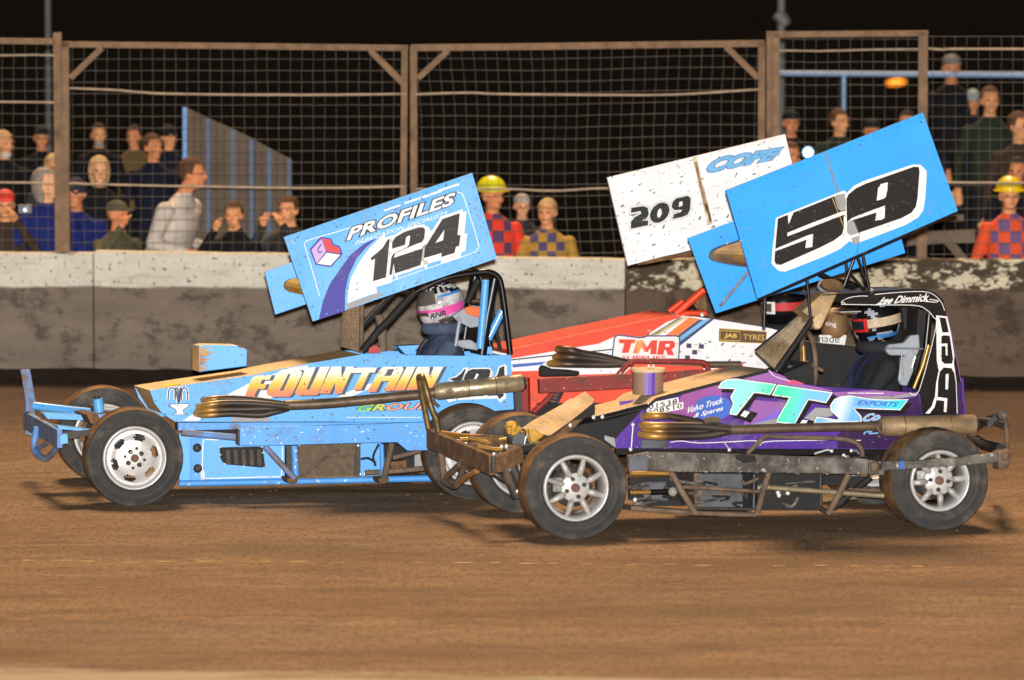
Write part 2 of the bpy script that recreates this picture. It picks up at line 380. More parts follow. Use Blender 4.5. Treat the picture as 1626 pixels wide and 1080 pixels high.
def wall_mat(name, white, dark, stain, seed):
    m = bpy.data.materials.new(name); m.use_nodes = True; nt = m.node_tree; N = nt.nodes; Lk = nt.links.new; b = N['Principled BSDF']
    tc = N.new('ShaderNodeTexCoord'); sx = N.new('ShaderNodeSeparateXYZ'); Lk(tc.outputs['Object'], sx.inputs[0])
    def nz(scale, det=6, ro=.6, off=0.0):
        mp = N.new('ShaderNodeMapping'); mp.inputs['Scale'].default_value = scale; mp.inputs['Location'].default_value = (off + seed, 0, off)
        Lk(tc.outputs['Object'], mp.inputs[0]); n = N.new('ShaderNodeTexNoise'); n.inputs['Scale'].default_value = 1; n.inputs['Detail'].default_value = det; n.inputs['Roughness'].default_value = ro
        Lk(mp.outputs[0], n.inputs['Vector']); return n.outputs['Fac']
    def mth(op, a, k):
        x = N.new('ShaderNodeMath'); x.operation = op
        for i, s in enumerate((a, k)):
            if isinstance(s, (int, float)): x.inputs[i].default_value = s
            else: Lk(s, x.inputs[i])
        return x.outputs[0]
    def rmp(s, a, c):
        r = N.new('ShaderNodeMapRange'); r.inputs[1].default_value = a; r.inputs[2].default_value = c; Lk(s, r.inputs[0]); return r.outputs[0]
    def mix(f, A, B):
        x = N.new('ShaderNodeMix'); x.data_type = 'RGBA'; Lk(f, x.inputs[0])
        for s, i in ((A, 6), (B, 7)):
            if isinstance(s, tuple): x.inputs[i].default_value = (*s, 1)
            else: Lk(s, x.inputs[i])
        return x.outputs[2]
    wc = mix(rmp(nz((2, 1, 5), 8, .72), .38, .64), lin(white), tuple(x * .80 for x in lin(white)))
    wc = mix(mth('MULTIPLY', rmp(nz((1.5, 1, 14), 7, .7, 3), .54, .70), .7), wc, lin((150, 130, 104)))       # rubbed streaks
    wc = mix(rmp(nz((26, 10, 28), 5, .62, 5), .60, .635), wc, lin((92, 80, 62)))
    if stain: wc = mix(rmp(nz((3.2, 3, 5.5), 9, .74, 2), .555 - stain * .1, .59 - stain * .1), wc, lin((80, 68, 52)))
    gc = mix(rmp(nz((1.1, 1, 4), 8, .68, 1), .32, .7), lin(dark), tuple(x * 1.5 for x in lin(dark)))
    gc = mix(mth('MULTIPLY', rmp(nz((2.6, 1, 4), 9, .76, 6), .50, .58), .8), gc, tuple(x * .45 for x in lin(dark)))
    gc = mix(mth('MULTIPLY', rmp(nz((18, 4, 18), 4, .6, 8), .64, .7), .7), gc, tuple(x * .4 for x in lin(dark)))
    if stain: gc = mix(mth('MULTIPLY', rmp(nz((.7, 1, 5), 5, .6, 11), .52, .62), .8), gc, lin((112, 92, 74)))
    zz = mth('ADD', sx.outputs[2], mth('MULTIPLY', mth('SUBTRACT', nz((1.2, 1, 2), 8, .72, 9), .5), .10 + stain * .15))
    f = rmp(zz, .715, .735)
    c = mix(f, gc, wc); Lk(c, b.inputs['Base Color']); b.inputs['Roughness'].default_value = .85; b.inputs['Specular IOR Level'].default_value = .3
    bp = N.new('ShaderNodeBump'); bp.inputs['Strength'].default_value = .8; bp.inputs['Distance'].default_value = .03; Lk(nz((14, 8, 18), 8, .74, 4), bp.inputs['Height']); Lk(bp.outputs[0], b.inputs['Normal'])
    return m
WM1 = wall_mat('painted_concrete', (238, 229, 210), (122, 108, 95), 0, 0); WM2 = wall_mat('splashed_concrete', (234, 220, 188), (98, 81, 67), 1, 3.3)
WG = 'concrete barrier sections round the track'
def barrier(x0, x1, y0, y1, m, label, dw=0.0):
    a, b = WALL.S(x0, y0, 0), WALL.S(x1, y1, 0); mb = MB()
    n = 24; top = [Vector((a.x + (b.x - a.x) * i / n, dw, a.z + (b.z - a.z) * i / n + .006 * noise.noise((i * .6 + x0, 0, 0)))) for i in range(n + 1)]
    P = [Vector((a.x + .004, dw, -.34)), Vector((b.x - .004, dw, -.34))] + top[::-1]
    P[2].x -= .004; P[-1].x += .004
    mb.prism(P, Vector((0, .22, 0)), m); o = place(mb.build('concrete_barrier', bevel=.006), WALL); tag(o, label, 'barrier', WG); return o
barrier(-1500, 148, 396, 403.5, WM1, 'low concrete barrier section behind the blue front bumper, grey mud below white paint')
barrier(148, 993, 400, 413, WM1, 'long concrete barrier section behind the blue 124 car, cleanest white top edge')
barrier(993, 3000, 412, 418, WM2, 'concrete barrier section behind the 59 car, its white paint blotched with brown mud', .01)
# mud thrown up along the foot of the wall
mb = MB(); bank = mat('bank_mud', (58, 46, 38), rough=.95, vary=.35, vscale=7, bump=.8, bscale=26, spec=.15); n = 220
xs2 = [-7 + 22 * i / n for i in range(n + 1)]; vs, fs = [], []; K = 7
for x in xs2:
    h = .085 + .05 * noise.noise((x * .7, 3, 0)) + .015 * noise.noise((x * 4, 9, 0)); d = .55 + .15 * noise.noise((x * .5, 7, 0))
    for k in range(K):
        t = k / (K - 1); vs.append((x, -d * (1 - t) - .002, -.03 + (h + .03) * t ** 1.6 + (.012 * noise.noise((x * 6, t * 5, 1)) if 0 < k < K - 1 else 0)))
for i in range(n):
    for k in range(K - 1): fs.append([i * K + k, (i + 1) * K + k, (i + 1) * K + k + 1, i * K + k + 1])
mb.add(vs, fs, bank, True); place(structure(mb.build('dirt_bank')), WALL)
# loose clods and grit lying on the shale
mb = MB(); clod = mat('clod', (140, 98, 62), rough=.95, vary=.3, vscale=2)
for i in range(2200):
    y = 36 + 17.3 * random.random() ** .8; x = random.uniform(-1, 1) * y * .085; r = .003 + .008 * random.random() ** 5; p = Vector((x, y, gz(x, y) + r * .3))
    v6 = [p + Vector(d) * r * random.uniform(.6, 1.2) for d in ((1.6, 0, 0), (0, 1, 0), (-1.6, 0, 0), (0, -1, 0), (0, 0, .8), (0, 0, -.8))]
    mb.add(v6, [[0, 1, 4], [1, 2, 4], [2, 3, 4], [3, 0, 4]], clod)
o = mb.build('loose_dirt'); o['kind'] = 'stuff'; o['label'] = 'small clods and grit strewn over the brown shale'

# faint broken chalk lines scraped along the track
mb = MB(); chalk = mat('chalk_scrape', (196, 160, 108), rough=.95, vary=.2)
for (ya, yb, step, ln, wd, keep) in ((41.95, 41.55, .21, .13, .022, .8), (39.15, 39.05, .16, .2, .008, .75), (40.6, 40.4, .3, .1, .012, .3)):
    x = -3.4
    while x < 3.4:
        if random.random() < keep:
            y = ya + (yb - ya) * (x + 3.4) / 6.8 + random.uniform(-.03, .03); l, w = ln * random.uniform(.5, 1.2), wd * random.uniform(.5, 1.2)
            mb.add([(px_, y + py_, gz(px_, y) + .004) for px_, py_ in ((x, 0), (x + l * .3, -w), (x + l * .8, -w * .6), (x + l, 0), (x + l * .6, w), (x + l * .2, w * .7))], [[0, 1, 2, 3, 4, 5]], chalk)
        x += step * random.uniform(.8, 1.3)
o = mb.build('chalk_scrapes'); o['kind'] = 'stuff'; o['label'] = 'faint broken pale lines scraped along the shale in front of the cars'

# ------------------------------------------------------------------ catch fence behind the wall
FEN = Frame(WALL.W((0, .34, 0)), WALL.yaw)
RUST = mat('fence_timber', (136, 106, 78), rough=.8, vary=.3, vscale=9, dirt=.25, dirtcol=lin((96, 74, 58)), dscale=7, bump=.3, bscale=40)
WIRE = mat('mesh_wire', (108, 98, 86), rough=.6, vary=.25, vscale=3); CABLE = mat('cable', (172, 150, 126), rough=.7, vary=.25, vscale=12)
FG = 'wire mesh fence panels above the barrier'
def fence_panel(label, x0, x1, ytop, ywire0, posts, rails, braces, cables, warp=0.0, seed=0):
    bx = FEN.S(x0, 400, 0).x; root = place(thing('catch_fence', label, 'fence', group=FG), FEN, bx); sh = Matrix.Translation((-bx, 0, 0))
    def part(mb, nm, kind=None):
        o = mb.build(nm, root, kind=kind); o.data.transform(sh)
    for (xa, ya, xb, yb, wd) in posts:
        mb = MB(); a, b = FEN.S(xa, ya, 0), FEN.S(xb, yb, 0); b = a + (b - a) * ((a.z + .3) / (a.z - b.z)); mb.beam(b, a, wd / 205, .07, RUST, up=Vector((1, 0, 0))); part(mb, 'post')
    for (xa, ya, xb, yb, wd) in rails: mb = MB(); mb.beam(FEN.S(xa, ya, -.005), FEN.S(xb, yb, -.005), wd / 205, .06, RUST); part(mb, 'top_rail')
    for (xa, ya, xb, yb) in braces: mb = MB(); mb.beam(FEN.S(xa, ya, -.006), FEN.S(xb, yb, -.006), .045, .05, RUST); part(mb, 'brace')
    for path in cables:
        mb = MB(); P = curve([Vector(p) for p in path], 5); P = [FEN.S(p.x, p.y, -.05) + Vector((0, 0, .003 * noise.noise((i * 1.3, seed, 0)))) for i, p in enumerate(P)]
        mb.tube(P, .0085, CABLE, 6); part(mb, 'tension_cable')
    mb = MB(); r = .0024
    def wp(px, py):
        u, v = (px - x0) / (x1 - x0), (py - ytop) / 340
        dx = warp * (22 * v * (1 - u) + 5 * math.sin(v * 5 + u * 3)) + 1.2 * noise.noise((px * .02, py * .03, seed)); dy = warp * (9 * u * (1 - u) * math.sin(u * 5) - 4 * u) + .8 * noise.noise((px * .015, py * .02, seed + 5))
        return FEN.S(px + dx, py + dy, -.035)
    x = x0 + 5
    while x < x1 + (0 if not warp else -6): mb.tube([wp(x, ytop + (420 - ytop) * i / 16) for i in range(17)], r * .7, WIRE, 4); x += 18.2
    y = ywire0
    while y < 418: mb.tube([wp(x0 + (x1 - x0) * i / 20, y) for i in range(21)], r, WIRE, 4); y += 18.2
    part(mb, 'wire_mesh', 'stuff')
fence_panel('fence panel left of the first timber post, crossed by two cables', -420, 86, 64, 108, [(-400, 60, -400, 420, 12)], [(-420, 60, 88, 66, 9)], [], [[(-420, 92), (0, 88), (50, 87), (86, 88)], [(-420, 160), (0, 162), (86, 163)], [(-420, 292), (0, 290), (86, 292)]], seed=1)
fence_panel('square fence panel with a smooth mesh above the long clean barrier', 92, 650, 72, 94, [(91.5, 52, 95, 420, 13), (104.5, 66, 106, 420, 11), (643, 72, 640, 420, 10)], [(99, 70.5, 350, 73, 9), (350, 73, 648.5, 76.5, 9)],
            [(112, 124, 162, 76), (640, 132, 588, 80)], [[(110, 140), (180, 143), (265, 149), (450, 151), (560, 150.5), (645, 149)], [(110, 291), (200, 294), (300, 296), (450, 298.5), (560, 298), (645, 296)]], seed=2)
fence_panel('middle fence panel with bulged and wavy mesh behind the white wing', 652, 1213, 76, 93, [(657, 74, 658, 420, 11), (1210, 68, 1208, 420, 11)], [(653, 76, 850, 74, 10), (850, 74, 1214, 69, 10)],
            [(664, 124, 712, 80), (1204, 124, 1153, 74)], [[(660, 150), (740, 147.5), (800, 149.5), (950, 151), (1080, 150), (1205, 142)], [(660, 300), (800, 300), (880, 303), (960, 299), (1100, 301), (1205, 304)]], warp=1.0, seed=3)
fence_panel('tall narrow fence panel with a heavy double post above the 59 car', 1218, 1474, 54, 62, [(1222, 50, 1221, 420, 9), (1232.5, 52, 1232, 420, 11), (1466, 50, 1464, 420, 15)], [(1217, 55, 1474, 53, 9)], [],
            [[(1237, 80), (1300, 81), (1380, 79), (1458, 78)], [(1237, 300), (1458, 302)]], seed=4)
fence_panel('fence panel right of the last timber post, topped by bare wire', 1476, 2100, 58, 58, [(2080, 50, 2080, 420, 13)], [], [], [[(1474, 77), (1500, 79), (1560, 78), (2100, 79)], [(1474, 290), (1560, 290), (2100, 293)]], seed=5)

# ------------------------------------------------------------------ things behind the fence
BLUEP = mat('blue_rail_paint', (92, 150, 215), rough=.5, vary=.15); PALEB = mat('pale_blue_rail', (150, 180, 215), rough=.5, vary=.15)
DULLB = mat('dull_blue_paint', (74, 106, 146), rough=.6, vary=.2); BOARD = mat('dull_boards', (104, 88, 72), rough=.85, vary=.3, vscale=3)
# sloping boarded screen with blue posts
F2 = Frame(Vector((0, 57.3, 0)), 0); tp = [(296, 171), (333, 189), (372, 206), (402, 221), (430, 237), (462, 253)]; b0 = F2.S(294, 420, 0)
scr = thing('boarded_screen', 'sloping screen of dull boards with upright blue posts behind the fence', 'screen', (b0.x, 57.3, -.1)); sh = Matrix.Translation((-b0.x, 0, .1))
def child(mb, nm, root, sh, **k): o = mb.build(nm, root, **k); o.data.transform(sh); return o
for i, (x, y) in enumerate(tp):
    a = F2.S(x - 2, y - 1, 0); mb = MB(); mb.box((a.x - (.013 if i else .018), -.07, -.1), (a.x + (.013 if i else .018), -.03, a.z), BLUEP if i == 0 else DULLB); child(mb, 'post', scr, sh)
for i in range(14):
    xa, xb = 296 + 12 * i, 296 + 12 * (i + 1) - .8
    def yt(x):
        for (p, q), (p2, q2) in zip(tp, tp[1:] + [(480, 262)]):
            if x <= p2 or p2 == 480: return q + (q2 - q) * (x - p) / (p2 - p)
    a, b = F2.S(xa, yt(xa), 0), F2.S(xb, yt(xb), 0); d = .01 * (i % 2)
    mb = MB(); mb.prism([(a.x, d, -.1), (b.x, d, -.1), (b.x, d, b.z), (a.x, d, a.z)], Vector((0, .02, 0)), BOARD); child(mb, 'board', scr, sh)
# blue hand rail at the top of the terrace
F3 = Frame(Vector((0, 60.8, 0)), 0); a, b = F3.S(1233, 116.5, 0), F3.S(1900, 121, 0); c = F3.S(1340, 118, 0)
hr = thing('hand_rail', 'pale blue tube rail on uprights behind the spectators', 'railing', (a.x, 60.8, .5)); sh = Matrix.Translation((-a.x, 0, -.5))
mb = MB(); mb.tube([a, b], .023, PALEB, 10); child(mb, 'rail', hr, sh)
for x in (c.x, c.x + 1.6, c.x + 3.2): mb = MB(); mb.tube([(x, 0, .5), (x, 0, c.z)], .02, PALEB, 8); child(mb, 'upright', hr, sh)
# timber prop behind the wall
F4 = Frame(Vector((0, 55.0, 0)), 0); GT = mat('grey_timber', (112, 94, 78), rough=.85, vary=.3, vscale=4); a = F4.S(1463, 420, 0)
tb = thing('timber_barrier', 'weathered timber rail with a slanting prop behind the muddy barrier', 'barrier', (a.x, 55.0, -.3)); sh = Matrix.Translation((-a.x, 0, .3))
for (p, q, nm, wd) in (((1440, 379), (1548, 375), 'rail', .10), ((1463, 366), (1463, 480), 'post', .08), ((1497, 372), (1560, 450), 'prop', .07), ((1440, 352), (1530, 346), 'rail', .05)):
    mb = MB(); mb.beam(F4.S(*p, .02 if nm == 'rail' else .08), F4.S(*q, .02 if nm == 'rail' else .08), wd, .05, GT); child(mb, nm, tb, sh)
# floodlight masts: slim poles, lamp heads above the frame
POLE = mat('galvanised', (118, 120, 118), rough=.55, vary=.15); GLOW = mat('floodlight_glass', (255, 226, 180), emit=12, vary=0)
def mast(px, Y, r, h, label, collar=None):
    x = at_depth(px, 200, Y).x; root = thing('floodlight_mast', label, 'lamp post', (x, Y, -.36), group='floodlight masts behind the terrace')
    mb = MB(); mb.tube([(0, 0, 0), (0, 0, h)], r, POLE, 12); mb.build('pole', root)
    if collar: zc = at_depth(px, collar, Y).z + .36; mb = MB(); mb.tube([(-.04, 0, zc + .05), (.01, 0, zc), (.04, 0, zc - .06)], r * 1.6, POLE, 10); mb.build('junction_box', root)
    mb = MB(); mb.beam((-.9, 0, h), (.9, 0, h), .1, .1, POLE); mb.build('crossarm', root)
    for dx in (-.6, .6):
        mb = MB(); mb.box((dx - .25, -.35, h - .35), (dx + .25, -.05, h - .02), POLE); hd = mb.build('lamp_head', root)
        mb = MB(); mb.add([(dx - .22, -.355, h - .33), (dx + .22, -.355, h - .33), (dx + .22, -.355, h - .05), (dx - .22, -.355, h - .05)], [[0, 1, 2, 3]], GLOW); mb.build('lamp_glass', hd)
mast(77, 70, .027, 19.0, 'thin grey floodlight mast beside the first timber fence post')
mast(1240, 66, .036, 19.0, 'grey floodlight mast with a small collar above the double fence post', 30)
# distant orange street lamp
LAMP = mat('sodium_glow', (255, 140, 24), emit=2.6, vary=0); lp = at_depth(1423, 131, 95)
sl = thing('street_lamp', 'distant orange street lamp glowing between the tall fence posts', 'street lamp', (lp.x + .9, 95, -.36)); zl = lp.z + .36
mb = MB(); mb.tube([(0, 0, 0), (0, 0, zl - .1), (-.15, 0, zl + .03), (-.6, 0, zl + .07)], .05, DARKGROUND, 8); mb.build('pole', sl)
mb = MB(); mb.ball((-.9, 0, zl), (.13, .1, .036), LAMP, 16, 8, fn=lambda p, d: Vector((p.x, p.y, p.z + .08 * p.x))); mb.build('lamp', sl)

# ------------------------------------------------------------------ the racing cars
RUBBER = mat('tyre_rubber', (58, 56, 54), rough=.75, vary=.3, vscale=9, dirt=.3, dirtcol=lin((104, 94, 84)), dscale=6, spec=.3)
TREAD = mat('dusty_tread', (84, 66, 50), rough=.9, vary=.3, vscale=12, dirt=.55, dirtcol=lin((150, 112, 70)), dscale=5, bump=.4, bscale=45, spec=.2)
ALLOY = mat('alloy', (196, 194, 191), rough=.34, metal=.25, vary=.12, vscale=14, dirt=.16, dirtcol=lin((120, 104, 86)), dscale=14)
ALLOYD = mat('dull_alloy', (170, 166, 160), rough=.4, metal=.1, vary=.2, vscale=14, dirt=.3, dirtcol=lin((96, 82, 66)), dscale=12)
RUSTY = mat('rusty_hub', (108, 78, 66), rough=.8, vary=.25, vscale=30); STEELD = mat('dark_steel', (52, 48, 44), rough=.6, vary=.3, dirt=.3, dirtcol=lin((104, 84, 62)), dscale=9, bump=.2)
BLACK = mat('black_paint', (14, 13, 14), rough=.3, vary=.1, dirt=.12, dirtcol=lin((70, 62, 52)), dscale=7); BLACKM = mat('black_matt', (20, 19, 19), rough=.75, vary=.2, dirt=.2, dirtcol=lin((60, 52, 44)), dscale=8)
PIPE = mat('exhaust_pipe', (112, 94, 76), rough=.42, metal=.45, vary=.3, vscale=9, dirt=.3, dirtcol=lin((72, 58, 46)), dscale=9)
GOLD = mat('bronzed_pipe', (176, 134, 66), rough=.36, metal=.5, vary=.25, vscale=12, dirt=.15, dirtcol=lin((110, 84, 50)))
SILENCER = mat('silencer_steel', (176, 160, 128), rough=.3, metal=.55, vary=.3, vscale=9, dirt=.4, dirtcol=lin((112, 94, 70)), dscale=9, bump=.15, bscale=14)
CHROME = mat('chrome', (190, 190, 192), rough=.2, metal=.7, vary=.1)
WHITE = mat('white_print', (232, 230, 226), rough=.4, vary=.06, dirt=.14, dscale=14, speck=.48, speckcol=lin((120, 104, 88)), sscale=60)
BLACKP = mat('black_print', (24, 22, 24), rough=.32, vary=.2, vscale=9, scratch=.6, speck=.3, speckcol=lin((150, 146, 142)), sscale=55)
GREYP = mat('grey_print', (150, 148, 148), rough=.45, vary=.1, dirt=.1); NAVY = mat('navy_print', (48, 44, 150), rough=.35, vary=.12, dirt=.12, dirtcol=lin((110, 90, 150)), dscale=9)
B124 = mat('sky_blue_paint', (92, 174, 244), rough=.4, vary=.07, vscale=3, dirt=.16, dirtcol=lin((140, 128, 118)), dscale=7, speck=.5, speckcol=lin((86, 92, 110)), sscale=46, coat=.35, bump=.22, bscale=4)
B124D = mat('battered_blue_paint', (80, 158, 232), rough=.45, vary=.1, vscale=4, dirt=.26, dirtcol=lin((120, 104, 90)), dscale=6, speck=.5, speckcol=lin((210, 214, 220)), sscale=30)
B124M = mat('muddy_blue_tube', (96, 150, 215), rough=.55, vary=.15, dirt=.52, dirtcol=lin((118, 98, 80)), dscale=6, bump=.2)
HOODMUD = mat('mud_caked_paint', (226, 198, 150), rough=.85, vary=.2, vscale=5, dirt=.4, dirtcol=lin((238, 200, 130)), dscale=9, speck=.6, speckcol=lin((150, 128, 104)), bump=.5, bscale=40, stretch=(1, .2, 1))
CAKE = mat('caked_mud', (104, 76, 48), rough=.95, vary=.35, vscale=12, dirt=.35, dirtcol=lin((150, 116, 74)), dscale=9, bump=.8, bscale=34)
YELLOWMUD = mat('yellow_clay', (206, 170, 66), rough=.9, vary=.3, vscale=16, dirt=.3, dirtcol=lin((140, 110, 60)), dscale=14, bump=.9, bscale=40, stretch=(1, .25, 1))
YELP = mat('yellow_print', (240, 216, 40), rough=.5, vary=.08)
B59 = mat('bright_blue_paint', (34, 158, 250), rough=.42, vary=.05, vscale=2.5, dirt=.07, dirtcol=lin((120, 130, 150)), dscale=9, speck=.3, speckcol=lin((110, 120, 150)), sscale=46, coat=.3, bump=.16, bscale=3)
PURPLE = mat('purple_paint', (92, 58, 160), rough=.32, vary=.3, vscale=3.2, dirt=.2, dirtcol=lin((108, 84, 96)), dscale=5, coat=.4)
PURPD = mat('deep_purple_paint', (52, 24, 76), rough=.3, vary=.25, vscale=4, dirt=.12, dirtcol=lin((84, 66, 76)), coat=.4)
MAUVE = mat('mauve_print', (150, 92, 168), rough=.4, vary=.15, dirt=.12); PINK = mat('pink_print', (214, 70, 128), rough=.4, vary=.12)
GRIME = mat('grimy_steel', (108, 102, 94), rough=.65, metal=.1, vary=.5, vscale=9, dirt=.5, dirtcol=lin((56, 50, 44)), dscale=8, speck=.62, speckcol=lin((176, 168, 158)), sscale=26, bump=.35, bscale=30)
MUDTUBE = mat('mud_coated_tube', (112, 92, 74), rough=.8, vary=.3, dirt=.35, dirtcol=lin((62, 52, 44)), dscale=10, bump=.4)
TANKG = mat('scuffed_tank', (84, 86, 92), rough=.5, metal=.3, vary=.3, vscale=6, dirt=.3, dirtcol=lin((50, 46, 44)), scratch=.7)
OCHRE = mat('ochre_bracket', (196, 146, 44), rough=.6, vary=.25, vscale=20, dirt=.25, dirtcol=lin((110, 84, 44)), dscale=16)
RED = mat('red_paint', (232, 70, 34), rough=.4, vary=.1, dirt=.12, dirtcol=lin((150, 80, 50)), dscale=6, coat=.2); REDG = mat('grimy_red_steel', (142, 40, 36), rough=.6, vary=.25, dirt=.35, dirtcol=lin((104, 74, 62)), dscale=7, speck=.5, speckcol=lin((200, 180, 172)), sscale=40, bump=.3)
WHITE9 = mat('mud_flecked_white', (236, 236, 238), rough=.42, vary=.05, dirt=.12, dirtcol=lin((170, 160, 150)), dscale=8, speck=.35, speckcol=lin((128, 118, 112)), sscale=36)
ORANGE = mat('orange_print', (238, 122, 44), rough=.45, vary=.1); GREENP = mat('green_print', (92, 120, 84), rough=.45, vary=.1); SANDP = mat('sand_print', (208, 190, 140), rough=.5, vary=.1)
DBLUE = mat('dark_blue_print', (34, 62, 110), rough=.4, vary=.1); LBLUE = mat('light_blue_print', (120, 176, 220), rough=.4, vary=.1); MBLUE = mat('mid_blue_print', (60, 100, 190), rough=.4, vary=.1)
BROWNP = mat('brown_print', (92, 58, 24), rough=.5, vary=.1); GOLDP = mat('gold_print', (224, 188, 70), rough=.5, vary=.1); CLEARG = mat('grey_plastic', (150, 158, 166), rough=.3, vary=.15, vscale=10)
SUIT = mat('race_suit', (30, 30, 36), rough=.85, vary=.3, vscale=8); SUITB = mat('race_suit_blue', (70, 82, 104), rough=.85, vary=.3, vscale=8)
RADM = mat('radiator_core', (104, 88, 70), rough=.9, vary=.35, vscale=26, bump=.5, bscale=90)
SPARK = mat('bright_bolt', (235, 232, 226), rough=.25, metal=.4, vary=0)

def heat(n, lo, hi):
    m = grad_mat(n, [(0, (196, 152, 76)), (.2, (168, 126, 66)), (.34, (92, 72, 52)), (.55, (62, 52, 45)), (1, (78, 68, 58))], 'X', lo, hi, rough=.42, dirt=-.6); m.node_tree.nodes['Principled BSDF'].inputs['Metallic'].default_value = .4; return m
def plate(car, pts, w, dy, m, name='wing_end_plate', label=None, amp=.007, n=14, seed=0):
    """a big sheet metal panel, four corners, a little dented and buckled"""
    c = [car.S(p[0], p[1], w) for p in pts]; mb = MB(); vs = []; fs = []
    for j in range(n + 1):
        for i in range(n + 1):
            u, v = i / n, j / n; p = (c[0] * (1 - u) + c[1] * u) * (1 - v) + (c[3] * (1 - u) + c[2] * u) * v; e = min(1, 6 * min(u, 1 - u, v, 1 - v) + .25)
            vs.append(p + Vector((0, e * amp * (1 + noise.noise((p.x * 3.1 + seed, p.z * 3.6, seed)) + .4 * noise.noise((p.x * 9, p.z * 9, seed))), 0)))
    k = n + 1
    for j in range(n):
        for i in range(n): fs.append([j * k + i, (j + 1) * k + i, (j + 1) * k + i + 1, j * k + i + 1])
    mb.add(vs, fs, m, True); mb.add([p + Vector((0, dy, 0)) for p in vs], [f[::-1] for f in fs], m, True)
    ring_ = list(range(n)) + [j * k + n for j in range(n)] + [n * k + i for i in range(n, 0, -1)] + [j * k for j in range(n, 0, -1)]; o2 = k * k; q = len(ring_)
    mb.add(vs + [p + Vector((0, dy, 0)) for p in vs], [[ring_[i], ring_[(i + 1) % q], o2 + ring_[(i + 1) % q], o2 + ring_[i]] for i in range(q)], m)
    o = mb.build(name, car.root, label=label); iv = MB()
    def lp(u, v): return (c[0] * (1 - u) + c[1] * u) * (1 - v) + (c[3] * (1 - u) + c[2] * u) * v
    for a, b, cnt in (((.02, .03), (.98, .03), 17), ((.02, .97), (.98, .97), 17), ((.015, .15), (.015, .85), 6), ((.985, .15), (.985, .85), 6)):
        for i in range(cnt): t = i / (cnt - 1); p = lp(a[0] + (b[0] - a[0]) * t, a[1] + (b[1] - a[1]) * t); iv.ball(p - Vector((0, .001, 0)), (.007, .004, .007), m, 7, 4)
    r_ = iv.build('rivets', o); r_['kind'] = 'stuff'; return o

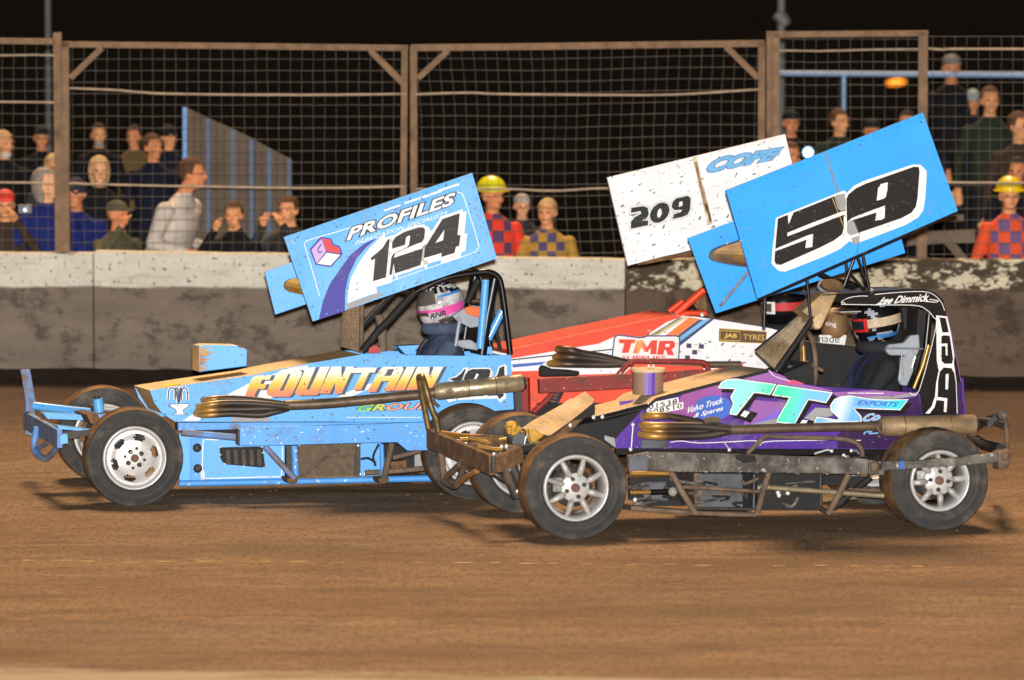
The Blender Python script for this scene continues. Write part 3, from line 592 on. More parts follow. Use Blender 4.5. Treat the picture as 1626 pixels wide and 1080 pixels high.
class Car(Frame):
    def __init__(s, label, contact, yaw, roll):
        super().__init__(ground(*contact), R(yaw), roll); s.root = thing('stock_car', label, 'race car', s.O, s.yaw, 'stock cars racing on the shale')
    def part(s, name, mb, bevel=0, kind=None, parent=None, label=None): return mb.build(name, parent or s.root, bevel, kind, label)
    def slab(s, name, pts, w0, w1, m, top=None, side=None, bevel=0, parent=None, label=None):
        return s.part(name, MB().prism(s.P(pts, w0), s.lat(w1 - w0), m, side, top), bevel, parent=parent, label=label)
    def pipe(s, name, pts, w, r, m, n=0, seg=10, parent=None, label=None):
        ws = w if isinstance(w, (list, tuple)) else [w] * len(pts); P = [s.S(p[0], p[1], ww) for p, ww in zip(pts, ws)]
        return s.part(name, MB().tube(curve(P, n) if n else P, r, m, seg), parent=parent, label=label)
    def printed(s, w): return Print(s, w)
    def bolts(s, pts, w, r=.009, m=None):
        for p in pts: s.part('bolt', MB().ball(s.S(p[0], p[1], w), (r, r * .6, r), m or SPARK, 8, 5))
    def wheel(s, cx, cz, wf, Rt, width, style, inward=1, phase=0.0, block=False, rimr=.207, label=None, rm=None):
        c = Vector((cx, wf, cz)); f = inward; k = Rt / .325; hub = MB()
        prof = [(rimr + .002, .028), (rimr + .012, .006), (rimr + .024, .001), (rimr + .030, .001), (rimr + .032, .004), (rimr + .046, -.004), (rimr + .060, -.006), (rimr + .064, -.003), (rimr + .08, .001), (Rt - .018, .010), (Rt - .013, .008), (Rt - .006, .022), (Rt - .002, .036)]
        back = [(r, width - y) for r, y in reversed(prof)]
        ty = MB().lathe(prof[:-1], c, RUBBER, 72, flip=f); tw = [prof[-2], prof[-1]] + [(Rt, .036 + (width - .072) * i / 8) for i in range(1, 8)] + back[:2]
        md = (lambda i, kk: (-.007 if 0 < i < 10 and ((kk + (i if i < 5 else 10 - i)) % 4 == 0) else 0)) if block else (lambda i, kk: -.003 if i in (3, 4, 7, 8) and kk % 3 == 0 else 0)
        ty.lathe(tw, c, TREAD, 96, md, f); ty.lathe(back[1:], c, RUBBER, 72, flip=f)
        root = MB(); lip = [(rimr + .004, .034), (rimr + .001, .012), (rimr - .004, .006), (rimr - .012, .008), (rimr - .020, .020), (rimr - .026, .03), (rimr - .028, .09 if style != 'slot' else .05), (rimr - .045, width - .05), (rimr - .02, width - .03), (rimr - .005, width - .008), (rimr + .004, width - .03)]
        root.lathe(lip, c, rm or ALLOY, 64, flip=f); root.lathe([(.13, width * .62), (.02, width * .62)], c, BLACKM, 32, flip=f)
        ro = s.part('wheel', root, label=label); s.part('tyre', ty, parent=ro)
        if style == 'slot':
            dm = MB(); nr, na = 10, 96; rr = [.0, .03, .05, .09, .115, .130, .146, .158, .17, rimr - .027]
            yy = lambda r: .018 + (.02 * min(1, max(0, (r - .11) / .05)) if r > .11 else 0) - .006 * (r < .06)
            vs = [c + Vector((r * math.cos(2 * math.pi * a / na), yy(r) * f, r * math.sin(2 * math.pi * a / na))) for r in rr for a in range(na)]; fs = []
            for i in range(nr - 1):
                for a in range(na):
                    t = ((a / na * 6 + phase) % 1.0) - .5
                    if 4 <= i <= 6 and abs(t) < (.30 if i == 5 else .2): continue
                    b2 = (a + 1) % na; fs.append([i * na + a, (i + 1) * na + a, (i + 1) * na + b2, i * na + b2])
            dm.add(vs, fs, ALLOY, True); s.part('rim_disc', dm, parent=ro)
            for j in range(4):
                a = j * math.pi / 2 + .35 + phase; s.part('wheel_nut', MB().lathe([(.016, .02), (.016, .006), (.010, .003), (.009, .012), (0, .012)], c + Vector((.052 * math.cos(a), 0, .052 * math.sin(a))), STEELD, 10, flip=f), parent=ro)
                a += .785; s.part('stud_hole', MB().lathe([(.011, .016), (.009, .011), (0, .011)], c + Vector((.064 * math.cos(a), 0, .064 * math.sin(a))), STEELD, 10, flip=f), parent=ro)
            s.part('hub_cap', MB().lathe([(.027, .02), (.026, .004), (.018, .001), (0, .001)], c, RUSTY, 20, flip=f), parent=ro)
        elif style == 'spoke':
            for j in range(8):
                a = j * math.pi / 4 + phase; d = Vector((math.cos(a), 0, math.sin(a)))
                P = [c + d * .075 + Vector((0, .046 * f, 0)), c + d * .10 + Vector((0, .036 * f, 0)), c + d * .14 + Vector((0, .034 * f, 0)), c + d * (rimr - .026) + Vector((0, .046 * f, 0))]
                s.part('spoke', MB().tube(P, [.012, .021, .020, .015], ALLOYD, 10), parent=ro)
            hb = MB().lathe([(.092, .075), (.092, .048), (.086, .043), (.03, .040), (0, .040)], c, ALLOY, 8 * 4, lambda i, kk: (.003 if (kk // 2) % 2 else -.002) if i < 3 else 0, f); s.part('rim_hub', hb, parent=ro)
            for j in range(4):
                a = j * math.pi / 2 + .62 + phase; s.part('wheel_nut', MB().lathe([(.014, .045), (.014, .028), (.009, .026), (0, .034)], c + Vector((.058 * math.cos(a), 0, .058 * math.sin(a))), STEELD, 8, flip=f), parent=ro)
            s.part('hub_cap', MB().lathe([(.028, .05), (.027, .024), (.02, .02), (0, .02)], c, RUSTY, 20, flip=f), parent=ro)
            s.part('brake_disc', MB().lathe([(.125, .12), (.125, .10), (.05, .10)], c, STEELD, 24, flip=f), parent=ro); s.part('brake_caliper', MB().box((c.x - .13, c.y + .085 * f, c.z - .03), (c.x - .07, c.y + .12 * f, c.z + .06), ALLOYD), .008, parent=ro)
        return ro

def foil(car, far_pts, w0, w1, m, name='aerofoil'):
    car.part(name, MB().prism(car.P(far_pts, w0), car.lat(w1 - w0), m), bevel=.004)

def spatter(car, w, poly, n, size, mats, name='mud_spatter', ang=None, asp=1.5, layer=3.2, bias=0.0, seed=1):
    """dried splashes of mud stuck on a panel"""
    rnd = random.Random(seed); xs_, ys_ = [p[0] for p in poly], [p[1] for p in poly]; d = Print(car, w); k = 0; t = 0
    def inside(x, y):
        r = False
        for i in range(len(poly)):
            (x1, y1), (x2, y2) = poly[i - 1], poly[i]
            if (y1 > y) != (y2 > y) and x < (x2 - x1) * (y - y1) / (y2 - y1) + x1: r = not r
        return r
    while k < n and t < n * 30:
        t += 1; x, y = rnd.uniform(min(xs_), max(xs_)), rnd.uniform(min(ys_), max(ys_))
        if not inside(x, y) or rnd.random() < bias * (max(ys_) - y) / (max(ys_) - min(ys_)): continue
        k += 1; s = size * (.35 + 1.3 * rnd.random() ** 3); a = rnd.uniform(0, 6.28) if ang is None else ang + rnd.uniform(-.6, .6); P = []
        for i in range(7):
            q = 6.283 * i / 7; r = s * rnd.uniform(.6, 1.15); u, v = r * math.cos(q) * asp, r * math.sin(q); P.append((x + u * math.cos(a) - v * math.sin(a), y + u * math.sin(a) + v * math.cos(a)))
        d.poly(P, rnd.choice(mats), layer)
    o = d.build(name, car.root); o['kind'] = 'stuff'; return o
MUDS = [mat('splash_brown', (118, 92, 66), rough=.9, vary=.2), mat('splash_tan', (164, 132, 92), rough=.9, vary=.2), mat('splash_dark', (76, 60, 48), rough=.9, vary=.2)]; GREYS = [mat('splash_grey', (150, 142, 136), rough=.9, vary=.2), mat('splash_dark_grey', (104, 96, 90), rough=.9, vary=.2), mat('splash_beige', (196, 182, 162), rough=.9, vary=.2)]

# ================= car A: sky blue, number 124
A = Car('sky blue stock car with the tilted 124 wing and FOUNTAIN lettering, leading', (214.5, 804), 10.5, .05)
ca = A.S(214.5, 724.5, 0); A.wheel(ca.x, .312, 0, .322, .25, 'slot', 1, .25)
rb = A.S(752, 714, 0); A.wheel(rb.x, .302, .0, .312, .30, 'slot', 1, .6)
A.wheel(ca.x, .312, 1.80, .322, .25, 'plain', -1); A.wheel(rb.x, .315, 1.84, .325, .32, 'plain', -1)
A.part('axle', MB().tube([(ca.x, .2, .32), (ca.x, 1.6, .32)], .035, B124M)); A.part('axle', MB().tube([(rb.x, .25, .32), (rb.x, 1.6, .32)], .05, STEELD))
side = [(238, 620.5), (300, 611), (345, 604.5), (397, 597), (488, 578), (530, 571), (572, 563.5), (757, 565.5), (811, 563.5), (816, 650), (790, 652), (720, 672), (520, 669.5), (279, 670), (258, 657), (245, 640)]
# body: side skins with a bonnet between them, open cockpit from the screen back
bs = MB().prism(A.P(side, .50), A.lat(.012), B124); A.part('side_panel', bs)
bs = MB().prism([p + A.lat(.79) for p in A.P(side, .50)], A.lat(.012), B124); A.part('side_panel', bs)
bon = [(238, 620.5), (300, 611), (345, 604.5), (397, 597), (488, 578), (530, 571), (574, 563.5), (574, 567), (530, 575), (488, 582), (345, 609), (240, 625)]
A.part('bonnet', MB().prism([p + A.lat(.0) + Vector((0, 0, .002)) for p in A.P(bon, .499)], A.lat(.806), B124, HOODMUD, HOODMUD))
A.part('nose_panel', MB().prism(A.P([(238, 620.5), (260, 657), (265, 657), (243, 620)], .505), A.lat(.79), HOODMUD, HOODMUD))
A.slab('cockpit_tub', [(575, 600), (808, 600), (808, 668), (575, 668)], .53, 1.27, BLACKM)
A.slab('engine_bay', [(300, 640), (570, 620), (570, 690), (300, 690)], .56, 1.24, BLACKM)
A.slab('tail_panel', [(806, 566), (811, 566), (815, 650), (810, 650)], .51, 1.29, B124)
# bonnet scoop
sc_ = z('L', [(588, 102), (590, 310), (975, 262), (980, 130), (955, 118), (920, 116), (905, 95), (640, 90)])
A.part('air_scoop', MB().prism(A.P(sc_, .78), A.lat(.32), B124, HOODMUD), .006)
d = A.printed(.78); rg = [(700 + 40 * math.sin(i * 2.1) + 30 * math.sin(i * 5.3) - 25 * (i % 2) - 4 * i, 112 + 9.5 * i) for i in range(19)]; d.poly(z('L', [(592, 112)] + rg + [(594, 300)]), mat('dried_mud_film', (176, 142, 112), rough=.9, vary=.35, vscale=14, dirt=.4, dirtcol=lin((212, 176, 92)), dscale=9, speck=.5, speckcol=lin((110, 120, 140))), 0); A.part('mud_film', d)
# decals on the side
d = A.printed(.50)
d.poly([(290, 668), (336, 640), (397, 608), (462, 584), (490, 580), (470, 600), (440, 626), (420, 640), (330, 650), (316, 668)], WHITE, 0)
d.poly(z('B', [(420, 415), (600, 330), (800, 260), (790, 280), (640, 350), (520, 400), (440, 440)]), WHITE, 0)
A.part('paint_sweep', d)
FG_ = grad_mat('sunset_letters', [(0, (226, 120, 92)), (.2, (236, 140, 80)), (.42, (244, 190, 50)), (.58, (232, 214, 130)), (.78, (226, 226, 214)), (1, (226, 228, 226))], 'Z', .65, .845, skew=0)
d = A.printed(.50); SH = mat('letter_shadow', (62, 72, 92), rough=.4, vary=.1)
LT = [('R1', [(150, 570), (215, 400), (240, 335), (290, 295), (500, 290), (472, 350), (375, 350), (350, 405), (430, 405), (405, 470), (318, 470), (268, 570)], ()),
      ('R1', [(450, 550), (430, 505), (545, 300), (600, 235), (660, 215), (860, 222), (892, 250), (882, 300), (770, 520), (730, 568), (500, 570)], ([(600, 495), (650, 492), (745, 275), (712, 280)],)),
      ('R1', [(940, 190), (1070, 187), (945, 478), (985, 478), (1125, 185), (1250, 180), (1105, 520), (1075, 550), (830, 552), (800, 520)], ()),
      ('R1', [(1268, 180), (1400, 178), (1400, 320), (1470, 180), (1560, 180), (1400, 530), (1312, 530), (1322, 380), (1245, 530), (1110, 525)], ()),
      ('R2', [(62, 140), (285, 135), (262, 184), (212, 185), (135, 342), (60, 345), (142, 187), (42, 188)], ()),
      ('R2', [(300, 165), (345, 130), (520, 130), (526, 160), (430, 352), (342, 356), (395, 262), (322, 263), (272, 360), (192, 365)], ([(348, 215), (410, 213), (442, 152), (392, 152)],)),
      ('R2', [(556, 132), (640, 131), (535, 345), (437, 350)], ()),
      ('R2', [(655, 132), (768, 131), (762, 232), (808, 131), (895, 130), (790, 330), (704, 335), (708, 250), (662, 340), (550, 345)], ())]
for k, P, hs in LT:
    pp = z(k, P); d.poly([(x + 4.5, y + 1) for x, y in offset_poly(pp, .8)], SH, .2); d.poly(pp, FG_, 1, [z(k, h) for h in hs])
    for h in hs: d.poly(z(k, h), SH, .6)
A.part('sponsor_lettering', d)
d = A.printed(.50); HG = grad_mat('rainbow_letters', [(0, (60, 210, 90)), (.3, (190, 214, 80)), (.45, (238, 150, 110)), (1, (206, 170, 178))], 'X', 1.53, 2.05)
d.text('GROUP', z('R2', [(95, 545), (770, 522), (790, 460), (118, 480)]), HG, 1, .035, .25, BLACKP, .045, 1.05)
d.line(z('R2', [(0, 598), (200, 597), (690, 598)]), 1.2, WHITE, 0); A.part('sponsor_lettering', d)
d = A.printed(.50)  # side number, mostly behind the silencer
N1 = z('R2', [(945, 245), (1015, 226), (1060, 190), (1088, 152), (1104, 150), (1030, 340), (985, 420), (940, 430), (990, 260)])
N2 = z('R2', [(1078, 250), (1100, 200), (1125, 165), (1165, 152), (1310, 150), (1330, 165), (1322, 215), (1290, 255), (1180, 320), (1290, 330), (1270, 400), (1030, 410), (1060, 330), (1200, 240), (1222, 200), (1200, 192), (1170, 255)])
N4 = z('R2', [(1395, 200), (1412, 140), (1456, 122), (1462, 260), (1440, 330), (1452, 395), (1410, 430), (1390, 395), (1300, 400), (1310, 330)])
for g in (N1, N2, N4): d.poly([(x + 2, y + 2.5) for x, y in offset_poly(g, 2.0)], WHITE, .2); d.poly(offset_poly(g, 2.0), WHITE, .5)
for g in (N1, N2, N4): d.poly(g, BLACKP, 1.4)
A.part('racing_number', d)
d = A.printed(.50)  # fountain emblem
INK = mat('emblem_ink', (34, 40, 90), rough=.4, vary=.05)
for x in (350, 400, 445, 490):
    d.line(z('L', [(430 - abs(x - 430) * .1, 560), (430 + (x - 430) * .35, 455), ((430 + x) / 2 + (x - 430) * .3, 438), (x + (x - 430) * .05, 460), (x + (x - 430) * .12, 535)]), 4.6, WHITE, 0, 4)
    d.line(z('L', [(430 - abs(x - 430) * .1, 560), (430 + (x - 430) * .35, 455), ((430 + x) / 2 + (x - 430) * .3, 438), (x + (x - 430) * .05, 460), (x + (x - 430) * .12, 535)]), 2.2, INK, 1, 4)
bowl = z('L', [(345, 566), (515, 562), (505, 590), (465, 615), (470, 640), (498, 642), (498, 656), (375, 658), (385, 642), (405, 638), (400, 615), (360, 592)])
d.poly(bowl, INK, 1); d.poly(offset_poly(bowl, -1.1), WHITE, 2); A.part('fountain_emblem', d)
d = A.printed(.503); d.poly(z('L', [(290, 400), (300, 372), (430, 365), (440, 395), (330, 418)]), YELP, 0); 
A.part('yellow_sticker', MB().prism([p + Vector((0, 0, .003)) for p in A.P(z('L', [(312, 432), (420, 414), (445, 408), (330, 430)]), .60)], A.lat(.22), YELP))
spatter(A, .50, side, 230, .85, MUDS, bias=.8, seed=3); spatter(A, .02, [(379, 681.5), (676, 671), (683, 713), (631, 702), (400, 708)], 60, .9, MUDS + [WHITE], asp=2.4, ang=0, seed=4)
# front bumper
bm = MB(); p0, p1 = A.S(95, 697, .10), A.S(41, 667, 1.74); bm.beam(p0, p1, .12, .035, B124M); A.part('front_bumper', bm, .004)
bm = MB(); bm.beam(p0 + Vector((.02, 0, .03)), A.S(101, 704, .10), .05, .06, B124); A.part('bumper_end_plate', bm)
bm = MB(); bm.prism(A.P([(33, 588), (48, 587), (57, 640), (52, 692), (40, 690), (41, 640)], 1.72), Vector((0, .05, 0)), B124M); A.part('bumper_horn', bm, .004)
A.pipe('bumper_hoop', z('M', [(160, 450), (140, 590), (205, 655), (245, 640), (320, 550)]), [1.0, 1.0, .8, .7, .35], .022, B124M, 3)
A.pipe('bumper_hoop', z('M', [(150, 600), (240, 545)]), [1.0, .6], .018, B124M)
A.pipe('bumper_strut', z('M', [(140, 310), (330, 332), (520, 352)]), [1.6, 1.5, 1.35], .028, B124)
bm = MB()
bm.prism(A.P(z('M', [(300, 442), (530, 470), (530, 482), (300, 462)]), .16), A.lat(.28), B124); bm.prism(A.P(z('M', [(315, 485), (530, 465), (530, 500), (320, 540)]), .13), A.lat(.05), STEELD); A.part('bumper_strut', bm)
bm = MB(); bm.prism(A.P(z('M', [(200, 355), (500, 372), (640, 370), (640, 400), (480, 405), (230, 395)]), .95), A.lat(.2), B124); A.part('bumper_strut', bm)
A.pipe('shock_absorber', z('M', [(562, 262), (572, 350)]), .95, .035, B124); A.pipe('shock_absorber', z('M', [(530, 300), (540, 340)]), .98, .022, STEELD); A.bolts(z('M', [(556, 256)]), .93, .022, STEELD)
A.pipe('steering_arm', z('M', [(600, 322), (690, 335)]), .9, .02, ALLOYD); A.pipe('brake_hose', z('M', [(450, 545), (470, 600)]), 1.3, .02, CHROME)
A.slab('front_crossmember', z('M', [(490, 370), (560, 365), (590, 410), (520, 430)]), .55, 1.25, CAKE)
# nerf plate, side rails and floor
A.slab('side_rail', [(283, 672), (400, 671), (690, 671), (690, 680), (400, 681), (283, 684)], .30, .36, B124D)
nf = [(379, 681.5), (400, 678), (500, 676), (600, 673), (676, 670), (683, 715), (647, 716), (631, 702.5), (540, 704.5), (400, 708.5), (379, 708)]
A.slab('nerf_plate', nf, .02, .075, B124D, bevel=.004)
A.pipe('nerf_tube', [(288, 687), (379, 695)], .12, .022, B124M); A.part('nerf_bracket', MB().prism(A.P([(377.5, 682), (381, 682), (381, 707), (377.5, 707)], .018), Vector((0, .1, 0)), STEELD))
fl = [(285, 690), (300, 694), (452, 706), (452, 763), (286, 768)]
A.slab('floor_panel', [(285, 688), (452, 690), (452, 764), (285, 768.5)], .42, .47, B124)
d = A.printed(.42); d.line(z('Y4', [(172, 150), (165, 165), (160, 375), (180, 386), (600, 375), (645, 365), (652, 190)]), 1.6, WHITE, 0, 3); d.line(z('Y4', [(172, 150), (190, 146), (260, 150)]), 1.6, WHITE, 0); d.poly(z('Y4', [(145, 330), (172, 340), (175, 385), (150, 405)]), WHITE, 0)
A.part('pinstripe', d)
d = A.printed(.42); vt = z('Y4', [(265, 195), (530, 190), (548, 322), (300, 300), (270, 270)]); d.poly(vt, BLACKM, 0); vo = A.part('cooling_vent', d)
for i in range(5):
    x = 300 + 48 * i; A.part('louvre', MB().prism(A.P(z('Y4', [(x, 206), (x + 30, 206), (x + 34, 300 + i * 3), (x + 6, 296 + i * 3)]), .412), Vector((0, -.012, 0)), STEELD), .003, parent=vo)
A.bolts(z('Y4', [(268, 195), (280, 190), (400, 190), (524, 194), (540, 318), (415, 312), (300, 297), (272, 240), (530, 228), (272, 272)]), .418, .006)
A.bolts(z('Y4', [(128, 198), (132, 325)]), .36, .03, STEELD); A.slab('front_mount', z('Y4', [(88, 140), (150, 140), (150, 405), (88, 405)]), .40, .44, B124D); A.slab('dark_mount', z('Y4', [(45, 160), (88, 160), (88, 385), (45, 385)]), .46, .5, MUDTUBE)
A.pipe('sill_tube', [(284, 768), (452, 765), (690, 759.5)], .40, .022, B124D)
A.pipe('sill_brace', z('Y4', [(545, 190), (725, 385)]), .16, .020, B124M); A.pipe('sill_brace', z('Y4', [(725, 185), (735, 370)]), .22, .022, B124D); A.pipe('sill_brace', z('Y4', [(1020, 178), (762, 372)]), .2, .009, MUDTUBE)
A.pipe('sill_brace', z('Y4', [(1325, 170), (1275, 390)]), .16, .022, MUDTUBE); A.pipe('sill_brace', z('Y4', [(1262, 175), (1270, 385)]), .26, .016, B124D); A.pipe('sill_brace', z('Y4', [(1330, 260), (1530, 210)]), .26, .016, MUDTUBE); A.pipe('torsion_bar', z('Y4', [(1160, 352), (1300, 345), (1600, 318)]), .3, .018, MUDTUBE)
for x in (715, 1275): A.slab('skid_foot', z('Y4', [(x - 38, 385), (x + 35, 380), (x + 30, 412), (x + 5, 420), (x - 25, 418)]), .15, .42, CAKE, bevel=.008)
A.slab('radiator', z('Y4', [(750, 180), (1115, 172), (1115, 368), (750, 376)]), .5, .62, RADM); A.slab('radiator_frame', z('Y4', [(1108, 178), (1130, 176), (1128, 370), (1092, 368)]), .48, .5, STEELD); A.bolts(z('Y4', [(1118, 184), (755, 180), (1132, 360), (1158, 358)]), .46, .010)
A.slab('upright_panel', z('Y4', [(1132, 170), (1260, 165), (1255, 372), (1132, 372)]), .52, .56, B124); A.slab('rear_panel', z('Y4', [(1465, 230), (1560, 220), (1560, 318), (1465, 318)]), .8, .85, GREYP); A.slab('rear_box', z('Y4', [(1320, 285), (1415, 275), (1415, 340), (1320, 345)]), .7, .9, CAKE)
A.slab('seat_frame', z('Y4', [(1280, 175), (1470, 200), (1465, 330), (1300, 350)]), .95, 1.2, BLACKM)
A.pipe('hose', z('Y4', [(1135, 268), (1180, 262), (1225, 290)]), .5, .008, BLACKM, 3); A.pipe('hose', z('Y4', [(1245, 175), (1210, 250), (1225, 310)]), .48, .008, BLACKM, 3); A.slab('rear_damper', z('Y4', [(675, 185), (710, 185), (710, 390), (680, 390)]), .4, .5, STEELD)
# exhaust on the near side
HEADA = heat('heat_tinted_header', .47, .86)
for pts, wv in (([(640, 545), (680, 530), (800, 520), (1000, 530), (1180, 555), (1310, 580)], .40), ([(600, 600), (660, 575), (800, 560), (1000, 562), (1180, 575), (1310, 590)], .345), ([(590, 640), (650, 618), (800, 610), (1000, 608), (1180, 600), (1310, 592)], .36), ([(578, 655), (650, 655), (850, 645), (1080, 655), (1200, 630), (1310, 600)], .40)):
    P = [A.S(*p, wv - .015 * math.sin(i * .6)) for i, p in enumerate(z('L', pts))]; P[0].y += .10; cv = curve(P, 5); A.part('exhaust_header', MB().tube(cv, [.022] * (len(cv) - 1) + [.023], HEADA, 12))
A.pipe('exhaust_pipe', [(452, 643.5), (470, 643), (530, 640), (663, 627), (694, 622.5)], .37, .035, PIPE, 3, 14)
def silencer(car, a, b, w, r, mt=SILENCER, ribs=(.36, .68)):
    p, q = car.S(*a, w), car.S(*b, w); t = (q - p); n = MB().tube([p - t * .03, p, p + t * .015, q - t * .02, q], [r * .8, r * .9, r, r, r * .93], mt, 24)
    o = car.part('silencer', n); 
    for k in ribs: car.part('weld_band', MB().tube([p + t * (k - .006), p + t * k, p + t * (k + .006)], [r * 1.004, r * 1.05, r * 1.004], PIPE, 24), parent=o)
    car.part('tail_pipe', MB().tube([q - t * .02, q + t * .03], r * .72, BLACKM, 16), parent=o)
silencer(A, (694, 622), (830, 607.5), .36, .058); A.pipe('exhaust_clamp', [(684, 626), (690, 640), (697, 646)], .36, .012, PIPE)
A.slab('exhaust_bracket', [(818, 622), (828, 620), (829, 655), (819, 655)], .4, .45, STEELD)
A.slab('header_flange', z('L', [(850, 672), (1160, 668), (1160, 708), (850, 710)]), .495, .52, GREYP)
# wing
WA0, WA1 = .36, 1.62
A.part('wing_end_plate', MB().prism(A.P([(420, 432), (640, 356), (700, 380), (700, 412), (437, 500)], WA1), Vector((0, .02, 0)), B124), .004, label='far blue end plate, set lower')
foil(A, [(449.5, 454), (452, 447), (460, 443), (476, 441), (640, 395), (720, 392), (640, 425), (520, 462), (480, 468), (460, 464), (452, 460)], WA1 - .002, WA0 + .03, YELLOWMUD)
plate(A, [(451, 377), (750, 275), (789, 410.5), (497, 510.5)], WA0, .03, B124, label='near end plate with 124 lettering', seed=1)
for (a, b) in (((743, 277.5), (781, 412)), ): 
    d = A.printed(WA0); d.line([a, b], .8, GREYP, 0); A.part('panel_seam', d, parent=None)
d = A.printed(WA0)
ply = z('W3', [(510, 985), (560, 760), (640, 560), (760, 380), (900, 190), (1060, 60), (1180, 0)]); pl2 = z('W3', [(1240, -30), (1100, 90), (980, 230), (880, 430), (835, 640), (830, 880)])
d.poly(ply + pl2, NAVY, 0)
d.poly(z('W3', [(862, 785), (870, 640), (905, 470), (1000, 290), (1130, 110), (1250, -10), (1330, -80)]) + z('W1', [(390, 440), (440, 470), (455, 520), (250, 1000), (290, 1060)]) + z('W3', [(1225, 655), (1110, 690)]), WHITE, 0)
d.poly(z('W3', [(858, 790), (1225, 662)]) + z('W1', [(300, 1072), (370, 1150)]) + z('W3', [(868, 858)]), GREYP, 1)
d.line(z('A', [(355, 640), (320, 530), (335, 510), (400, 490), (500, 462), (640, 418)]), 1.3, WHITE, .5); d.line(z('A', [(355, 640), (400, 800), (415, 850)]), 1.3, WHITE, .5)
d.line(z('A', [(1250, 215), (1272, 215), (1300, 250), (1385, 520), (1380, 560), (1340, 590), (1100, 672), (800, 775)]), 1.2, WHITE, .5, 3); A.part('wing_graphics', d)
d = A.printed(WA0)
d.text('PROFILES', z('A', [(578, 512), (1238, 288), (1248, 210), (598, 432)]), WHITE, 2, .035, .12, BLACKP, .055, 1.04)
d.text('FABRICATION SPECIALISTS', z('A', [(632, 540), (1195, 352), (1200, 326), (640, 512)]), WHITE, 2, .0, .15)
for k, (x, y) in enumerate(((860, 310), (985, 265), (1090, 230), (1190, 190))): d.line(z('A', [(x - 50, y + 16), (x + 50 + 10 * k, y - 18 - 3 * k)]), 3.2 if k else 2.6, WHITE, 1)
A.part('wing_lettering', d)
d = A.printed(WA0)
one = z('W1', [(222, 690), (300, 628), (365, 570), (415, 490), (430, 465), (455, 457), (408, 930), (248, 978), (274, 700), (226, 725)])
two = z('W1', [(482, 582), (484, 500), (525, 435), (640, 370), (790, 322), (862, 315), (888, 345), (878, 450), (850, 495), (690, 558), (520, 640), (505, 690), (862, 572), (832, 780), (520, 882), (502, 760), (480, 895), (450, 905), (472, 690), (500, 640), (640, 575), (600, 560)])
four = z('W1', [(872, 695), (886, 560), (1100, 215), (1312, 143), (1285, 415), (1322, 408), (1305, 545), (1265, 555), (1248, 630), (1085, 682), (1090, 632)])
for g in (one, two, four): d.poly([(x + 5, y + 4) for x, y in offset_poly(g, 5.0)], WHITE, 1.2)
for g in (one, two, four): d.poly(offset_poly(g, 4.2), WHITE, 1.6)
d.poly(one, BLACKP, 2.4); d.poly(two, BLACKP, 2.4); d.poly(four, BLACKP, 2.4, [z('W1', [(1012, 508), (1125, 345), (1108, 476)])])
d.poly(z('W1', [(640, 532), (655, 440), (680, 420), (706, 420), (690, 530), (665, 562), (500, 605), (484, 580)]), WHITE, 3); A.part('racing_number', d)
d = A.printed(WA0); hx = z('W3', [(405, 125), (515, 0), (540, -25), (655, -5), (690, 65), (765, 90), (795, 180), (660, 335), (475, 308)])
d.poly(offset_poly(hx, .9), NAVY, 1); LIL = mat('lilac_print', (196, 160, 216), rough=.4, vary=.08); REDP = mat('red_print', (226, 40, 34), rough=.4, vary=.08)
d.poly(z('W3', [(420, 128), (545, -5), (600, 150), (480, 298)]), LIL, 1.6); d.poly(z('W3', [(552, -12), (645, 5), (675, 75), (755, 100), (778, 172), (612, 148)]), REDP, 1.6); d.poly(z('W3', [(608, 165), (775, 190), (655, 322), (492, 300)]), WHITE, 1.6)
d.line(z('W3', [(545, 60), (500, 115), (512, 165), (555, 150)]), 2.2, NAVY, 2.2); A.part('cube_emblem', d)
spatter(A, .36, [(451, 377), (750, 275), (789, 410), (497, 510)], 110, .8, GREYS + MUDS, ang=-.7, asp=1.8, layer=.4, seed=5); spatter(A, .36, [(451, 377), (750, 275), (754, 288), (456, 394)], 70, 1.0, MUDS + GREYS, ang=-.7, asp=1.6, seed=6)
# roll cage, screen and cockpit
hoop = z('I', [(1458, 765), (1428, 500), (1385, 190), (1350, 105), (1290, 70), (1220, 66), (1040, 90), (860, 135), (640, 240)])
for dw in (0, .72):
    P = [p + A.lat(dw) for p in A.P(hoop, .54)]; A.part('roll_bar', MB().tube(curve(P, 4), .021, BLACK, 10))
    A.part('roll_bar', MB().tube([p + A.lat(dw) for p in A.P(z('I', [(640, 235), (400, 500), (335, 560), (190, 745)]), .54)], .026, BLACKM, 10))
    A.part('roll_bar', MB().tube([p + A.lat(dw) for p in A.P(z('I', [(1325, 120), (1262, 450), (1215, 770)]), .56)], .034, BLACK, 10))
for p in ((1330, 90), (640, 238)): a = A.S(*z('I', [p])[0], .54); A.part('roll_bar', MB().tube([a, a + A.lat(.72)], .021, BLACK, 10))
A.pipe('cage_brace', z('I', [(1248, 130), (1232, 350), (1200, 720)]), .50, .026, B124); A.pipe('cage_brace', z('I', [(1392, 395), (1270, 640)]), .6, .026, B124); A.pipe('cage_brace', z('I', [(1185, 130), (1090, 330)]), .9, .024, BLACKM)
A.pipe('cage_brace', z('I', [(1300, 130), (1310, 420), (1372, 730)]), .8, .014, BLACKM); A.pipe('cage_brace', z('I', [(330, 430), (360, 560), (365, 740)]), .8, .03, MUDTUBE); A.pipe('cage_brace', z('I', [(380, 300), (200, 500)]), 1.1, .012, STEELD)
A.slab('roof_panel', z('I', [(640, 232), (860, 127), (1040, 82), (1220, 58), (1225, 64), (1040, 88), (860, 133), (640, 240)]), .56, 1.26, BLACK)
MESH = mat('guard_mesh', (176, 156, 126), rough=.8, vary=.3, vscale=20, dirt=.3, dirtcol=lin((70, 60, 50)), dscale=20)
